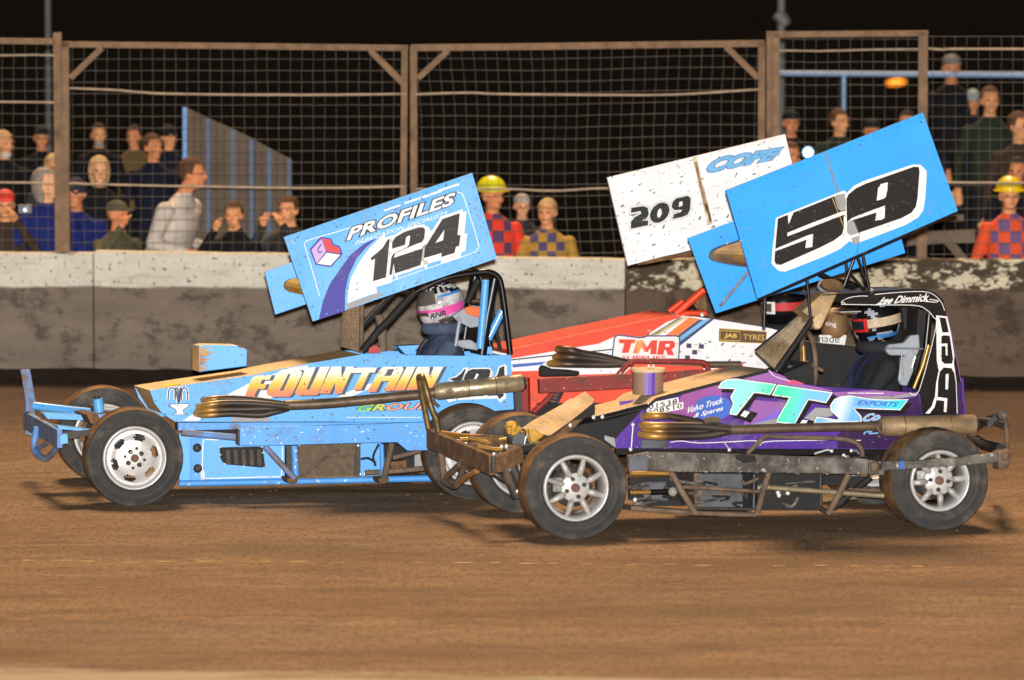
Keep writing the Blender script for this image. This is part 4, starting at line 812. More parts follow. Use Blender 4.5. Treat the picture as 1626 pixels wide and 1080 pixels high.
gx0, gy0, gx1, gy1 = 30, 415, 188, 752; gm = MB(); a, b = A.S(*z('I', [(gx0, gy0 - 60)])[0], 1.2), A.S(*z('I', [(gx1, gy0 - 75)])[0], .56); c, e = A.S(*z('I', [(10, 700)])[0], 1.2), A.S(*z('I', [(gx1 - 8, gy1)])[0], .56)
for i in range(23): t = i / 22; gm.tube([a.lerp(b, t), c.lerp(e, t)], .006, MESH, 4)
for i in range(27): t = i / 26; gm.tube([a.lerp(c, t), b.lerp(e, t)], .006, MESH, 4)
A.part('screen_mesh', gm, kind='stuff'); A.part('screen_post', MB().tube([b, e], .016, MUDTUBE, 8))
A.part('dashboard', MB().prism(A.P(z('I', [(495, 700), (680, 692), (625, 772), (560, 772)]), .8), A.lat(.2), B124)); A.pipe('gear_lever', z('I', [(190, 755), (270, 680), (310, 600)]), .7, .012, STEELD); A.part('lever_knob', MB().ball(A.S(*z('I', [(318, 605)])[0], .7), .022, ALLOY)); A.slab('switch_box', z('I', [(250, 720), (290, 690), (345, 720), (345, 760), (240, 760)]), .75, .8, mat('switch_red', (176, 40, 34)))
A.slab('seat_back', z('I', [(1195, 330), (1300, 300), (1265, 775), (1195, 775)]), .72, 1.1, BLACKM, bevel=.01)
hr_ = A.slab('head_rest', z('I', [(960, 440), (1060, 380), (1130, 350), (1215, 362), (1215, 465), (1195, 535), (1120, 545), (1010, 490)]), .60, .66, CLEARG, bevel=.008)
A.slab('orange_pad', z('I', [(1068, 372), (1120, 356), (1205, 372), (1212, 440), (1180, 452), (1080, 420)]), .585, .60, mat('orange_pad', (240, 96, 24), vary=.2, vscale=20), bevel=.006, parent=hr_)
A.pipe('head_rest_stay', z('I', [(1000, 450), (1025, 470), (990, 700)]), .6, .013, CLEARG); A.slab('shoulder_support', z('I', [(1010, 650), (1120, 645), (1190, 690), (1190, 740), (1060, 720), (1010, 700)]), .58, .64, CLEARG, bevel=.008); A.slab('rear_bracket', z('I', [(1250, 710), (1300, 705), (1310, 770), (1250, 772)]), .6, .7, B124)

# ================= car B: purple, number 59
B = Car('purple stock car with the tall bright blue 59 wing, nearest the camera', (916, 857), 12.5, .06)
cb = B.S(916, 772.5, 0); B.wheel(cb.x, .32, 0, .33, .26, 'spoke', 1, 1.27)
rbb = B.S(1494, 763, 0); B.wheel(rbb.x, .312, 0, .322, .34, 'spoke', 1, .85, block=True, rimr=.192)
B.wheel(cb.x, .313, 1.80, .325, .26, 'spoke', -1, .3); B.wheel(rbb.x, .325, 1.86, .335, .34, 'plain', -1)
B.part('axle', MB().tube([(cb.x, .2, .33), (cb.x, 1.6, .33)], .04, STEELD)); B.part('axle', MB().tube([(rbb.x, .25, .33), (rbb.x, 1.6, .33)], .05, STEELD))
# body
sb = [(978, 712), (979, 695), (1024, 646), (1042, 633), (1140, 607.5), (1220, 587.5), (1255, 606.5), (1299, 613.5), (1388, 619), (1459, 625), (1490, 612), (1530, 600), (1534, 690), (1445, 713)]
MARK = mat('purple_body_paint', (80, 46, 144), rough=.3, vary=.35, vscale=2.6, dirt=.22, dirtcol=lin((112, 84, 104)), dscale=4, coat=.45, speck=.45, speckcol=lin((150, 120, 150)), sscale=40, bump=.25, bscale=4)
B.part('side_panel', MB().prism(B.P(sb, .46), B.lat(.012), MARK)); B.part('side_panel', MB().prism([p + B.lat(.87) for p in B.P(sb, .46)], B.lat(.012), MARK))
hb = [(943, 663.5), (1028, 643.5), (1042, 632), (1140, 606.5), (1221, 586.5), (1221, 592), (1140, 612), (1042, 638), (1028, 650), (943, 670)]
HOODB = mat('mud_caked_purple', (206, 180, 142), rough=.85, vary=.3, vscale=9, dirt=.4, dirtcol=lin((222, 186, 128)), dscale=8, speck=.5, speckcol=lin((140, 116, 108)), bump=.5, bscale=40, stretch=(1, .2, 1))
B.part('bonnet', MB().prism([p + Vector((0, 0, .002)) for p in B.P(hb, .455)], B.lat(.885), BLACKM, BLACK, HOODB), .002)
B.slab('engine_bay', [(905, 678), (978, 664), (1060, 640), (1060, 712), (905, 712)], .56, 1.22, BLACKM)
B.slab('cockpit_tub', [(1225, 620), (1525, 632), (1525, 712), (1225, 712)], .5, 1.3, BLACKM); B.slab('tail_panel', [(1524, 605), (1530, 605), (1534, 690), (1528, 690)], .47, 1.33, PURPD)
B.slab('lower_side_panel', [(978, 712), (1445, 713), (1445, 722), (978, 722)], .5, .53, BLACK)
B.slab('nose_side_panel', z('F', [(1245, 215), (1355, 204), (1345, 250), (1255, 300)]), .9, .92, PURPLE); B.slab('silver_corner', z('F', [(1155, 415), (1215, 432), (1220, 488), (1155, 440)]), .5, .52, GREYP)
B.pipe('bonnet_edge', z('F', [(1090, 312), (1240, 275), (1408, 232)]), .45, .012, BLACK)
# radiator cowl at the nose
cw = z('F', [(665, 375), (730, 325), (850, 262), (1040, 158), (1100, 205), (965, 330), (850, 425)])
B.part('nose_cowl', MB().prism(B.P(z('F', [(845, 428), (965, 330), (1098, 300), (1098, 215), (965, 322), (835, 415)]), .50), B.lat(.7), BLACKM, BLACKM, HOODB), .003)
q = [B.S(*p, w) for p, w in zip(z('F', [(840, 422), (962, 335), (930, 300), (1095, 205), (1040, 155), (890, 235), (725, 330), (665, 372)]), (.5, .5, .55, .55, 1.0, 1.0, 1.05, 1.05))]
mbq = MB(); mbq.add([q[0], q[1], q[6], q[7]], [[0, 1, 2, 3]], HOODB); mbq.add([q[1], q[3], q[4], q[6]], [[0, 1, 2, 3]], HOODB)
b4 = [p - Vector((0, 0, .05)) for p in (q[0], q[1], q[3], q[4], q[6], q[7])]; t4 = [q[0], q[1], q[3], q[4], q[6], q[7]]
for i in range(6): j = (i + 1) % 6; mbq.add([t4[i], b4[i], b4[j], t4[j]], [[0, 1, 2, 3]], CAKE)
B.part('nose_cowl', mbq, label='mud covered sloping nose panel')
B.bolts(z('F', [(952, 356), (1090, 308), (1142, 306), (1308, 497), (1322, 352)]), .44, .014)
for pts in ([(575, 355), (620, 345), (612, 405), (660, 370)], [(700, 375), (725, 460), (745, 430), (745, 470)]):
    B.pipe('spring_hanger', z('F', pts), .62, .018, OCHRE, 3)
B.slab('spring_hanger', z('F', [(570, 360), (600, 345), (640, 352), (630, 375), (605, 420), (585, 410)]), .75, .82, OCHRE, bevel=.01); B.slab('spring_hanger', z('F', [(705, 380), (740, 372), (800, 415), (735, 465), (715, 440)]), .55, .60, OCHRE, bevel=.01)
B.slab('steering_box', z('F', [(605, 430), (640, 392), (690, 392), (705, 440), (700, 480), (610, 478)]), .62, .8, TANKG, bevel=.015); B.pipe('brake_hose', z('F', [(680, 470), (690, 425), (715, 425), (720, 475)]), .58, .009, CHROME, 4)
B.slab('front_crossmember', z('F', [(560, 470), (660, 470), (760, 480), (760, 500), (570, 505)]), .62, 1.2, CAKE); B.pipe('chassis_tube', z('F', [(640, 500), (760, 485), (840, 470)]), .5, .03, BLACKM)
# bonnet air box
ab = B.S(*z('G', [(115, 262)])[0], .80); ab2 = B.S(*z('G', [(118, 112)])[0], .80)
PURPM = mat('mud_streaked_purple', (134, 108, 104), rough=.45, vary=.3, dirt=.62, dirtcol=lin((140, 112, 84)), dscale=6, coat=.2)
abm = MB(); n = 28
for k in range(n):
    a0, a1 = 2 * math.pi * k / n, 2 * math.pi * (k + 1) / n; mt = PURPLE if -2.05 < math.atan2(math.sin(a0), math.cos(a0)) < -1.35 else PURPM
    f0, f1 = [Vector((.098 * math.cos(a), .095 * math.sin(a), 0)) for a in (a0, a1)]; abm.add([ab + f0, ab + f1, ab2 + f1, ab2 + f0], [[0, 1, 2, 3]], mt)
abm.add([ab2 + Vector((.108 * math.cos(2 * math.pi * k / n), .105 * math.sin(2 * math.pi * k / n), 0)) for k in range(n)], [list(range(n))], HOODB)
B.part('air_box', abm); B.part('air_box_lid', MB().tube([ab2 + Vector((0, 0, -.006)), ab2 + Vector((0, 0, .014))], .108, HOODB, 28)); B.part('wing_nut', MB().ball(ab2 + Vector((-.01, -.05, .028)), .012, SPARK, 8, 5)); B.part('wing_nut', MB().ball(ab2 + Vector((.02, -.05, .028)), .011, SPARK, 8, 5))
# body graphics
d = B.printed(.46)
d.poly(z('K', [(270, 180), (540, 125), (660, 170), (700, 212), (1000, 270), (960, 330), (460, 270)]), MAUVE, .2); d.poly(z('G', [(330, 270), (600, 190), (560, 420), (260, 395)]), mat('magenta_print', (150, 78, 150), rough=.4, vary=.15), .1)
d.poly(z('K', [(640, 215), (720, 195), (800, 222), (760, 232)]), PINK, .5); d.poly(z('K', [(440, 340), (690, 360), (620, 480), (360, 520)]), MAUVE, .2); d.poly(z('K', [(520, 470), (680, 370), (590, 510), (380, 525)]), mat('violet_print', (124, 98, 210), rough=.4), .3)
d.poly(z('K', [(800, 470), (880, 395), (990, 400), (1005, 450), (860, 490)]), GREYP, .4); d.poly(z('K', [(390, 520), (610, 470), (600, 515)]), GREYP, .4); d.poly(z('K', [(1110, 320), (1420, 312), (1620, 285), (1600, 310), (1400, 340), (1200, 335)]), GREYP, .4); d.poly(z('K', [(1000, 285), (1300, 270), (1600, 290), (1420, 310), (1050, 330)]), MAUVE, .3)
d.poly(z('T2', [(700, 540), (1350, 560), (1480, 400), (1626, 330), (1626, 700), (800, 700)]), PURPD, .2); d.poly([(1400, 640), (1530, 640), (1533, 690), (1445, 712), (1330, 712), (1330, 690)], PURPD, .15)
d.line(z('K', [(545, 125), (590, 170), (700, 205)]), 1.1, WHITE, .8, 3); d.line(z('Y3', [(250, 48), (320, 40), (420, 52), (600, 46), (760, 38), (830, 50)]), 1.2, WHITE, .8, 3); d.line(z('Y3', [(800, 70), (830, 45), (1000, 38), (1200, 36), (1420, 36)]), 1.2, WHITE, .8, 3); d.line(z('K', [(1110, 290), (1370, 292)]), 1.4, WHITE, .9)
B.part('body_graphics', d)
HOLO = grad_mat('foil_letters', [(0, (150, 236, 226)), (.10, (70, 226, 170)), (.2, (96, 230, 196)), (.27, (120, 200, 240)), (.37, (130, 190, 246)), (.44, (224, 240, 250)), (.5, (120, 184, 244)), (.62, (110, 196, 244)), (.70, (64, 226, 226)), (.80, (96, 166, 240)), (1, (92, 120, 226))], 'X', .98, 2.38, rough=.22, skew=-.3, dirt=.05)
d = B.printed(.46)
T_1 = z('T1', [(92, 272), (158, 168), (250, 125), (390, 113), (1045, 203), (945, 378), (690, 345), (402, 708), (285, 690), (300, 620), (345, 520), (300, 410), (372, 285)])
T_2 = z('T1', [(1060, 208)]) + z('T2', [(385, 300), (290, 455), (35, 408)]) + [(1262, 674), (1230.5, 671)] + z('T1', [(1250, 425), (970, 385)])
S_ = z('T2', [(345, 560), (345, 480), (400, 400), (500, 352), (640, 342), (900, 385), (1150, 400), (1475, 398), (1350, 555), (1000, 545), (690, 528), (800, 650), (795, 722), (100, 748), (150, 645), (300, 665), (440, 690), (470, 672)])
for g, sx_, sy_ in ((T_1, 5, 6), (T_2, 6, 5), (S_, 5, 6)): d.poly([(x + sx_, y + sy_) for x, y in g], BLACK, 1.0); d.poly(offset_poly(g, .9), BLACK, 1.1)
for g in (T_1, T_2, S_): d.poly(g, WHITE, 1.8); d.poly(offset_poly(g, -1.7), HOLO, 2.5)
for pts in ([(465, 712), (530, 628), (620, 655), (550, 742)], [(1425, 838), (1470, 780), (1555, 790), (1520, 840)]): g = z('T1', pts); d.poly([(x + 6, y + 4) for x, y in offset_poly(g, 4)], BLACK, 1.2); d.poly(g, WHITE, 2.6)
d.text('EXPORTS', z('T2', [(720, 478), (1300, 512), (1335, 440), (760, 410)]), MBLUE, 3.2, .03, .2)
d.text('Co.', z('T2', [(800, 720), (1090, 690), (1090, 590), (850, 610)]), LBLUE, 2, .02, .3, WHITE, .03)
d.line(z('T2', [(830, 905), (850, 870), (950, 850), (900, 890), (1050, 880)]), 2.2, LBLUE, 2, 3); A_ = B.part('sponsor_lettering', d)
d = B.printed(.46); el = [(1132 + 31 * math.cos(t * math.pi / 14) + 2 * math.sin(t * math.pi / 14), 648 + 20 * math.sin(t * math.pi / 14) - 3 * math.cos(t * math.pi / 14)) for t in range(28)]
d.poly(el, MBLUE, .9); d.text('Volvo Truck', z('G', [(365, 388), (595, 318), (592, 282), (372, 345)]), WHITE, 1.6, .02, .35); d.text('& Spares', z('G', [(400, 425), (600, 372), (592, 338), (410, 385)]), WHITE, 1.6, .02, .35); B.part('oval_sticker', d)
d = B.printed(.46); PHO = dict(bold=.018, space=1.15)
for qd in ([(112, 370), (310, 328), (310, 284), (112, 322)], [(108, 405), (340, 356), (340, 314), (108, 360)]): d.poly(z('G', qd), WHITE, .9)
d.text('01538', z('G', [(120, 362), (302, 322), (302, 292), (120, 330)]), BLACKP, 2, **PHO); d.text('308510', z('G', [(115, 398), (332, 352), (332, 322), (115, 368)]), BLACKP, 2, **PHO); B.part('phone_number', d)
spatter(B, .46, sb, 200, .85, MUDS, bias=.7, seed=7); spatter(B, .02, [(998, 722), (1404, 734), (1404, 754), (998, 748)], 160, 1.7, [STEELD, TANKG, MUDS[0], GREYS[0], BLACKM], ang=0, asp=2.4, layer=-3.2 + 1, seed=8)
B.pipe('bonnet_clip', z('F', [(1322, 360), (1312, 495)]), .44, .004, SPARK); B.pipe('bonnet_clip', z('Y3', [(575, 40), (612, 92)]), .4, .004, SPARK); B.bolts(z('Y3', [(612, 95), (6, 92)]), .4, .013)
# roof fascia and rear pillar
J = lambda pts: z('J', pts)
fa = J([(610, 285), (680, 245), (850, 200), (1040, 186), (1200, 184), (1285, 212), (1340, 270), (1365, 345), (1470, 840), (1480, 1070), (1200, 1080), (1170, 908), (1286, 450), (1284, 388), (1225, 318), (1130, 286), (870, 286)])
B.part('roof_fascia', MB().prism(B.P(fa, .45), B.lat(.014), BLACK)); B.part('roof_fascia', MB().prism([p + B.lat(.88) for p in B.P(fa, .45)], B.lat(.014), BLACK))
rf = J([(480, 215), (680, 205), (850, 190), (1040, 178), (1200, 176), (1288, 204), (1345, 262), (1345, 272), (1285, 212), (1200, 184), (1040, 186), (850, 198), (680, 213), (480, 223)])
B.part('roof_panel', MB().prism(B.P(rf, .452), B.lat(.88), BLACK))
d = B.printed(.45); d.line(J([(850, 215), (1040, 198), (1195, 194), (1270, 215), (1325, 268), (1350, 330)]), 1.0, WHITE, 0, 3); d.line(J([(640, 275), (610, 272), (660, 240), (740, 226), (800, 226)]), 1.0, WHITE, 0, 3); d.line(J([(610, 285), (870, 289), (1130, 292), (1215, 320), (1272, 380), (1288, 450), (1168, 900), (1100, 915)]), 1.1, WHITE, 0, 3)
d.line(J([(1365, 345), (1420, 600), (1468, 840)]), .8, MAUVE, 0); B.part('pinstripe', d)
d = B.printed(.45); d.text('Lee Dimmick', J([(870, 288), (1240, 262), (1240, 205), (900, 235)]), WHITE, 1, .025, .35); d.line(J([(1200, 262), (1290, 270), (1300, 258), (1240, 250)]), 1.2, WHITE, 1, 3); d.line(J([(862, 288), (905, 262), (930, 250)]), 1.4, WHITE, 1, 3); B.part('name_lettering', d)
d = B.printed(.45); p1 = lambda pts: z('P1', pts)
d.poly(p1([(130, 250), (215, 258), (245, 390), (272, 560), (268, 620), (290, 775), (302, 1015), (45, 1015), (95, 960), (122, 880), (130, 780), (150, 680), (135, 600)]), WHITE, .6)
for g in ([(155, 265), (205, 270), (230, 383), (178, 383)], [(170, 415), (190, 405), (236, 408), (250, 500), (262, 590), (255, 625), (195, 628), (172, 605)], [(158, 690), (190, 655), (250, 662), (272, 700), (284, 780), (292, 1015), (80, 1015), (118, 965), (132, 910), (142, 870), (145, 760)]): d.poly(p1(g), BLACK, 1.3)
for g in ([(168, 472), (217, 468), (219, 562), (206, 562), (203, 488), (168, 490)], [(205, 708), (228, 705), (222, 828), (203, 826)], [(140, 885), (218, 897), (211, 1003), (190, 1003), (194, 916), (135, 910)]): d.poly(p1(g), WHITE, 2)
B.part('racing_number', d)
B.slab('rear_corner', p1([(290, 775), (325, 780), (345, 1040), (300, 1040)]), .44, .46, PURPD)
# screen guard, roof visor
gm = MB(); a, b = B.S(*J([(345, 338)])[0], 1.2), B.S(*J([(415, 378)])[0], .48); c, e = B.S(*J([(2, 622)])[0], 1.3), B.S(*J([(150, 760)])[0], .48)
for i in range(15): t = i / 14; gm.tube([a.lerp(b, t), c.lerp(e, t)], .0125, MESH, 4)
for i in range(19): t = i / 18; gm.tube([a.lerp(c, t), b.lerp(e, t)], .006, MESH, 4)
B.part('screen_mesh', gm, kind='stuff'); B.part('screen_post', MB().tube([b, e], .020, BLACKM, 8)); B.part('screen_post', MB().tube([a, c], .016, BLACKM, 8))
dq = [c.lerp(a, .0), c.lerp(a, .45), e.lerp(b, .45), e.lerp(b, .0)]; up = Vector((.0, 0, .006))
B.part('deflector', MB().add([p + up for p in dq] + [p - up for p in dq], [[0, 1, 2, 3], [7, 6, 5, 4], [0, 4, 5, 1], [1, 5, 6, 2], [2, 6, 7, 3], [3, 7, 4, 0]], mat('tan_mud_screen', (226, 190, 138), rough=.9, vary=.3, vscale=20, dirt=.4, dirtcol=lin((168, 132, 90)), dscale=16, speck=.5, speckcol=lin((110, 88, 64)), bump=.6)))
VIS = mat('muddy_visor', (158, 134, 106), rough=.8, vary=.35, vscale=6, dirt=.4, dirtcol=lin((206, 166, 92)), dscale=6, bump=.5, stretch=(1, .2, 1))
B.part('roof_visor', MB().prism(B.P(J([(330, 335), (480, 205), (590, 200), (560, 260), (470, 460), (430, 470), (408, 440), (400, 385)]), .47), B.lat(.26), VIS), .012)
B.slab('visor_lip', J([(410, 390), (460, 340), (490, 360), (500, 390), (455, 462), (420, 450)]), .45, .47, HOODB, bevel=.008)
# cockpit
wc = B.S(*J([(400, 690)])[0], .85); wr = MB()
P = [wc + Vector((.04 * math.sin(t) - .02, .17 * math.cos(t), .185 * math.sin(t))) + Vector((.05 * -math.sin(t), 0, 0)) for t in [2 * math.pi * k / 36 for k in range(36)]]
wr.tube(P, .016, MUDTUBE, 8, closed=True); wo = B.part('steering_wheel', wr); B.pipe('wheel_spoke', J([(340, 580), (345, 690)]), .8, .014, GOLD, parent=wo); B.pipe('wheel_spoke', J([(345, 690), (480, 760)]), .84, .012, MUDTUBE, parent=wo)
B.part('steering_boss', MB().tube([B.S(*J([(285, 755)])[0], .8), B.S(*J([(355, 745)])[0], .8)], .035, mat('blue_anodised', (30, 80, 190), rough=.25, metal=.4), 16)); B.pipe('steering_column', J([(230, 745), (285, 757)]), .8, .028, CHROME)
B.slab('seat_back', J([(1160, 310), (1260, 340), (1200, 880), (1130, 880)]), .7, 1.1, BLACKM, bevel=.01); B.slab('head_rest', J([(1040, 300), (1130, 300), (1150, 470), (1060, 480)]), .95, 1.05, BLACKM, bevel=.02); B.pipe('roll_bar', J([(1240, 350), (1215, 600), (1140, 880)]), .56, .022, BLACK); B.pipe('roll_bar', J([(1235, 575), (1195, 720), (1130, 885)]), .5, .012, GOLD); B.pipe('roll_bar', J([(1130, 290), (1150, 480)]), 1.1, .02, BLACKM)
hs = B.slab('head_rest', J([(935, 590), (960, 570), (1060, 560), (1110, 505), (1170, 500), (1175, 600), (1150, 655), (960, 650), (935, 625)]), .54, .60, CLEARG, bevel=.01, label='grey plastic head surround')
B.slab('shoulder_support', J([(1035, 660), (1075, 655), (1110, 610), (1140, 610), (1130, 760), (1085, 870), (1040, 865), (1018, 830), (1030, 740)]), .53, .56, CLEARG, bevel=.012); B.pipe('harness_bar', J([(940, 600), (1195, 602)]), .52, .006, CHROME); B.pipe('harness_bar', J([(1040, 620), (1050, 800)]), .52, .006, CHROME); B.pipe('harness_bar', J([(1140, 655), (1118, 735)]), .52, .006, SPARK)
B.part('dashboard', MB().prism(B.P(J([(200, 780), (400, 700), (420, 800), (420, 860), (230, 830)]), .6), B.lat(.6), BLACKM))
# exhaust
HEADB = heat('heat_tinted_header_b', .53, .92)
for pts, wv in (([(105, 415), (150, 400), (260, 405), (400, 435), (520, 462), (640, 482)], .38), ([(100, 470), (150, 465), (300, 465), (440, 468), (560, 478), (640, 486)], .31), ([(92, 528), (140, 530), (300, 532), (480, 526), (580, 510), (640, 495)], .33), ([(105, 500), (170, 500), (300, 500), (440, 502), (560, 496), (640, 490)], .385)):
    P = B.P(z('G', pts), wv); P[0].y += .10; cv = curve(P, 5); B.part('exhaust_header', MB().tube(cv, .0245, HEADB, 12))
B.pipe('exhaust_pipe', [(1158, 682), (1175, 682), (1230, 680.5), (1330, 678), (1400, 676.5)], .33, .030, PIPE, 3, 14); B.pipe('header_flange', z('G', [(470, 440), (520, 425), (570, 430)]), .3, .02, MUDTUBE)
silencer(B, (1402, 677), (1548, 674), .30, .064, mat('muddy_silencer', (150, 124, 88), rough=.55, metal=.25, vary=.3, vscale=5, dirt=.45, dirtcol=lin((112, 96, 80)), dscale=5), (.22, .72))
B.pipe('exhaust_clamp', z('Y2', [(50, 165), (70, 200), (90, 230)]), .3, .014, PIPE); B.slab('spacer_block', z('G', [(75, 555), (245, 560), (245, 605), (75, 605)]), .44, .458, TANKG)
# nerf rail, sills and underside
nr_ = [(998, 724), (1030, 718), (1190, 722), (1290, 725), (1366, 727.5), (1404, 734), (1404, 754), (1280, 751.5), (1062, 749), (998, 747)]
B.slab('nerf_rail', nr_, .02, .085, GRIME, bevel=.005); B.slab('nerf_patch', z('Y3', [(0, 140), (108, 140), (108, 222), (0, 228)]), .012, .02, TANKG); B.slab('nerf_ridge', [(1062, 735.5), (1366, 739), (1366, 742), (1062, 738.5)], .014, .02, GRIME)
rr = z('Y2', [(100, 455), (330, 450), (600, 430), (1000, 388), (1010, 462), (700, 490), (430, 505), (230, 520), (100, 527)]); B.slab('rear_rail', rr, -.05, -.01, GRIME, bevel=.006)
B.slab('rail_bracket', z('Y2', [(0, 470), (95, 455), (105, 560), (0, 565)]), -.01, .06, GRIME, bevel=.004); B.part('rail_bolt', MB().ball(B.S(*z('Y2', [(45, 495)])[0], -.015), (.035, .012, .035), MUDTUBE, 6, 4)); B.slab('blue_tape', z('Y2', [(235, 455), (270, 452), (275, 515), (238, 518)]), -.054, -.05, MBLUE)
B.slab('rear_bumper_end', z('Y2', [(1005, 385), (1050, 365), (1090, 345), (1105, 400), (1095, 460), (1075, 510), (1010, 520)]), -.05, .10, MUDTUBE, bevel=.012); B.part('rail_bolt', MB().ball(B.S(*z('Y2', [(1065, 415)])[0], -.06), (.03, .014, .03), RUSTY, 10, 6))
B.pipe('rear_bumper', z('Y2', [(1072, 360), (1075, 230), (1062, 130), (1045, 100)]), [.05, .05, .06, .1], .016, MUDTUBE, 3); B.pipe('rear_bumper', z('Y2', [(1045, 95), (960, 115), (840, 180)]), [.1, .5, 1.0], .03, STEELD, 2); B.pipe('rear_bumper', z('Y2', [(1060, 190), (950, 140), (860, 130)]), [.06, .3, .8], .018, STEELD); B.pipe('rear_bumper', z('Y2', [(1030, 360), (900, 330), (800, 270)]), [.1, .6, 1.2], .035, BLACKM); B.pipe('rear_brace', z('Y2', [(1010, 100), (940, 170)]), [.2, .25], .022, TANKG)
B.pipe('rear_bumper', z('Y2', [(1060, 470), (950, 420)]), [.1, 1.5], .03, STEELD)
B.pipe('sill_tube', z('Y3', [(5, 452), (120, 462), (400, 483), (640, 492), (770, 494)]), .10, .016, MUDTUBE); B.slab('sill_plate', z('Y3', [(10, 440), (400, 472), (765, 478), (780, 492), (400, 492), (15, 470)]), .10, .40, MUDTUBE)
B.pipe('sill_brace', z('Y3', [(255, 232), (320, 350), (400, 480)]), .09, .020, MUDTUBE); B.pipe('sill_brace', z('Y3', [(855, 235), (820, 350), (785, 480)]), .09, .019, MUDTUBE); B.pipe('sill_brace', z('Y3', [(1345, 245), (1290, 360), (1225, 478)]), .09, .020, MUDTUBE); B.pipe('sill_brace', z('Y3', [(1225, 478), (1170, 455)]), [.09, .3], .018, MUDTUBE); B.pipe('sill_brace', z('Y3', [(1480, 262), (1250, 455)]), .4, .022, BLACKM)
B.pipe('cross_tube', z('Y3', [(325, 322), (560, 335), (820, 352)]), .2, .013, MUDTUBE); B.pipe('panhard_rod', z('Y3', [(800, 322), (1180, 350), (1560, 377)]), .22, .018, SILENCER); B.pipe('steering_rod', z('Y3', [(0, 356), (125, 355)]), .3, .014, GOLD); B.pipe('steering_rod', z('Y3', [(125, 355), (250, 351)]), .3, .018, BLACK); B.pipe('brake_line', z('Y3', [(0, 238), (130, 238), (250, 240)]), .16, .014, GOLD)
B.part('rod_end', MB().ball(B.S(*z('Y3', [(265, 352)])[0], .28), .03, ALLOYD, 10, 8)); B.bolts(z('Y3', [(33, 402), (912, 358), (918, 375), (972, 360), (800, 328)]), .3, .016)
B.slab('fuel_tank', z('Y3', [(425, 238), (700, 240), (700, 455), (430, 455)]), .5, 1.2, TANKG, bevel=.01); B.slab('tank_strap', z('Y3', [(395, 238), (432, 238), (438, 455), (398, 455)]), .49, .52, MUDTUBE); B.slab('tank_frame', z('Y3', [(700, 240), (775, 240), (775, 465), (700, 462)]), .5, .6, BLACK); B.pipe('tank_frame', z('Y3', [(765, 245), (762, 455)]), .46, .008, TANKG); B.pipe('tank_frame', z('Y3', [(400, 455), (750, 458)]), .45, .010, STEELD)
B.slab('floor_panel', z('Y3', [(775, 240), (1175, 242), (1178, 468), (790, 465)]), .55, .6, BLACKM); B.pipe('tank_frame', z('Y3', [(1172, 245), (1175, 440)]), .48, .012, STEELD); B.slab('front_floor', z('Y3', [(0, 265), (255, 262), (330, 440), (120, 440), (0, 400)]), .55, .6, BLACKM); B.slab('gearbox', z('Y3', [(60, 290), (230, 285), (250, 420), (90, 400)]), .5, .56, TANKG, bevel=.015); B.slab('dark_plate', z('Y3', [(270, 240), (330, 240), (335, 440), (300, 380)]), .52, .6, BLACK); B.slab('rear_floor', z('Y3', [(1185, 255), (1450, 260), (1400, 330), (1190, 310)]), .6, .7, BLACKM)
B.pipe('side_loop', z('Y3', [(722, 118), (780, 60), (835, 14), (900, 14), (1150, 20), (1310, 28), (1390, 50), (1425, 95), (1430, 135)]), .2, .015, MUDTUBE, 3); B.pipe('bonnet_pin', z('Y3', [(1135, 118), (1210, 95), (1245, 100)]), .3, .006, SPARK); B.pipe('bonnet_pin', z('Y3', [(1360, 98), (1395, 100), (1410, 120)]), .3, .008, CHROME); B.bolts(z('Y3', [(1242, 102), (1362, 100), (1315, 127)]), .29, .012)
B.slab('rail_joint', z('Y3', [(650, 125), (700, 120), (770, 130), (780, 165), (700, 175), (655, 150)]), .0, .02, BLACKM, bevel=.006)
# front bumper
bm = MB(); tn, tf = B.S(*z('F', [(490, 592)])[0], .06), B.S(*z('F', [(118, 432)])[0], 1.76); bm.beam(tn, tf, .125, .04, CAKE); B.part('front_bumper', bm, .006)
B.slab('bumper_end_plate', z('F', [(488, 540), (512, 535), (512, 612), (488, 640)]), .03, .08, STEELD, bevel=.004)
B.pipe('bumper_hoop', z('F', [(115, 380), (90, 250), (58, 85), (66, 70), (82, 82), (130, 250), (160, 320), (172, 400)]), [1.76, 1.76, 1.74, 1.7, 1.6, 1.56, 1.54, 1.52], .020, mat('oily_steel', (120, 96, 52), rough=.35, metal=.4, vary=.4, vscale=12, dirt=.4, dirtcol=lin((40, 32, 24)), dscale=9), 3)
B.pipe('bumper_hoop', z('F', [(188, 520), (205, 670), (215, 690), (262, 714), (285, 700), (325, 590), (320, 560)]), [1.4, 1.35, 1.3, 1.15, 1.05, .9, .8], .022, MUDTUBE, 3); B.pipe('bumper_hoop', z('F', [(218, 660), (300, 585)]), [1.25, .95], .020, MUDTUBE); B.pipe('bumper_hoop', z('F', [(300, 690), (350, 650), (400, 625)]), [.95, .75, .6], .018, GOLD)
B.pipe('bumper_strut', z('F', [(190, 402), (320, 420), (440, 425)]), [1.5, 1.3, 1.15], .018, GOLD); B.pipe('bumper_strut', z('F', [(350, 470), (520, 495)]), [1.0, .8], .022, MUDTUBE); B.part('bumper_strut', MB().beam(B.S(*z('F', [(505, 590)])[0], .2), B.S(*z('F', [(660, 525)])[0], .3), .10, .05, CAKE), .004); B.part('bumper_strut', MB().beam(B.S(*z('F', [(430, 455)])[0], .9), B.S(*z('F', [(560, 470)])[0], .8), .06, .04, CAKE), .004)
for pts, wv in (([(300, 440), (430, 430), (560, 455)], 1.0), ([(400, 480), (520, 500), (620, 480)], .7), ([(350, 430), (480, 460), (600, 430)], .85)): B.pipe('bumper_strut', z('F', pts), wv, .013, GOLD)
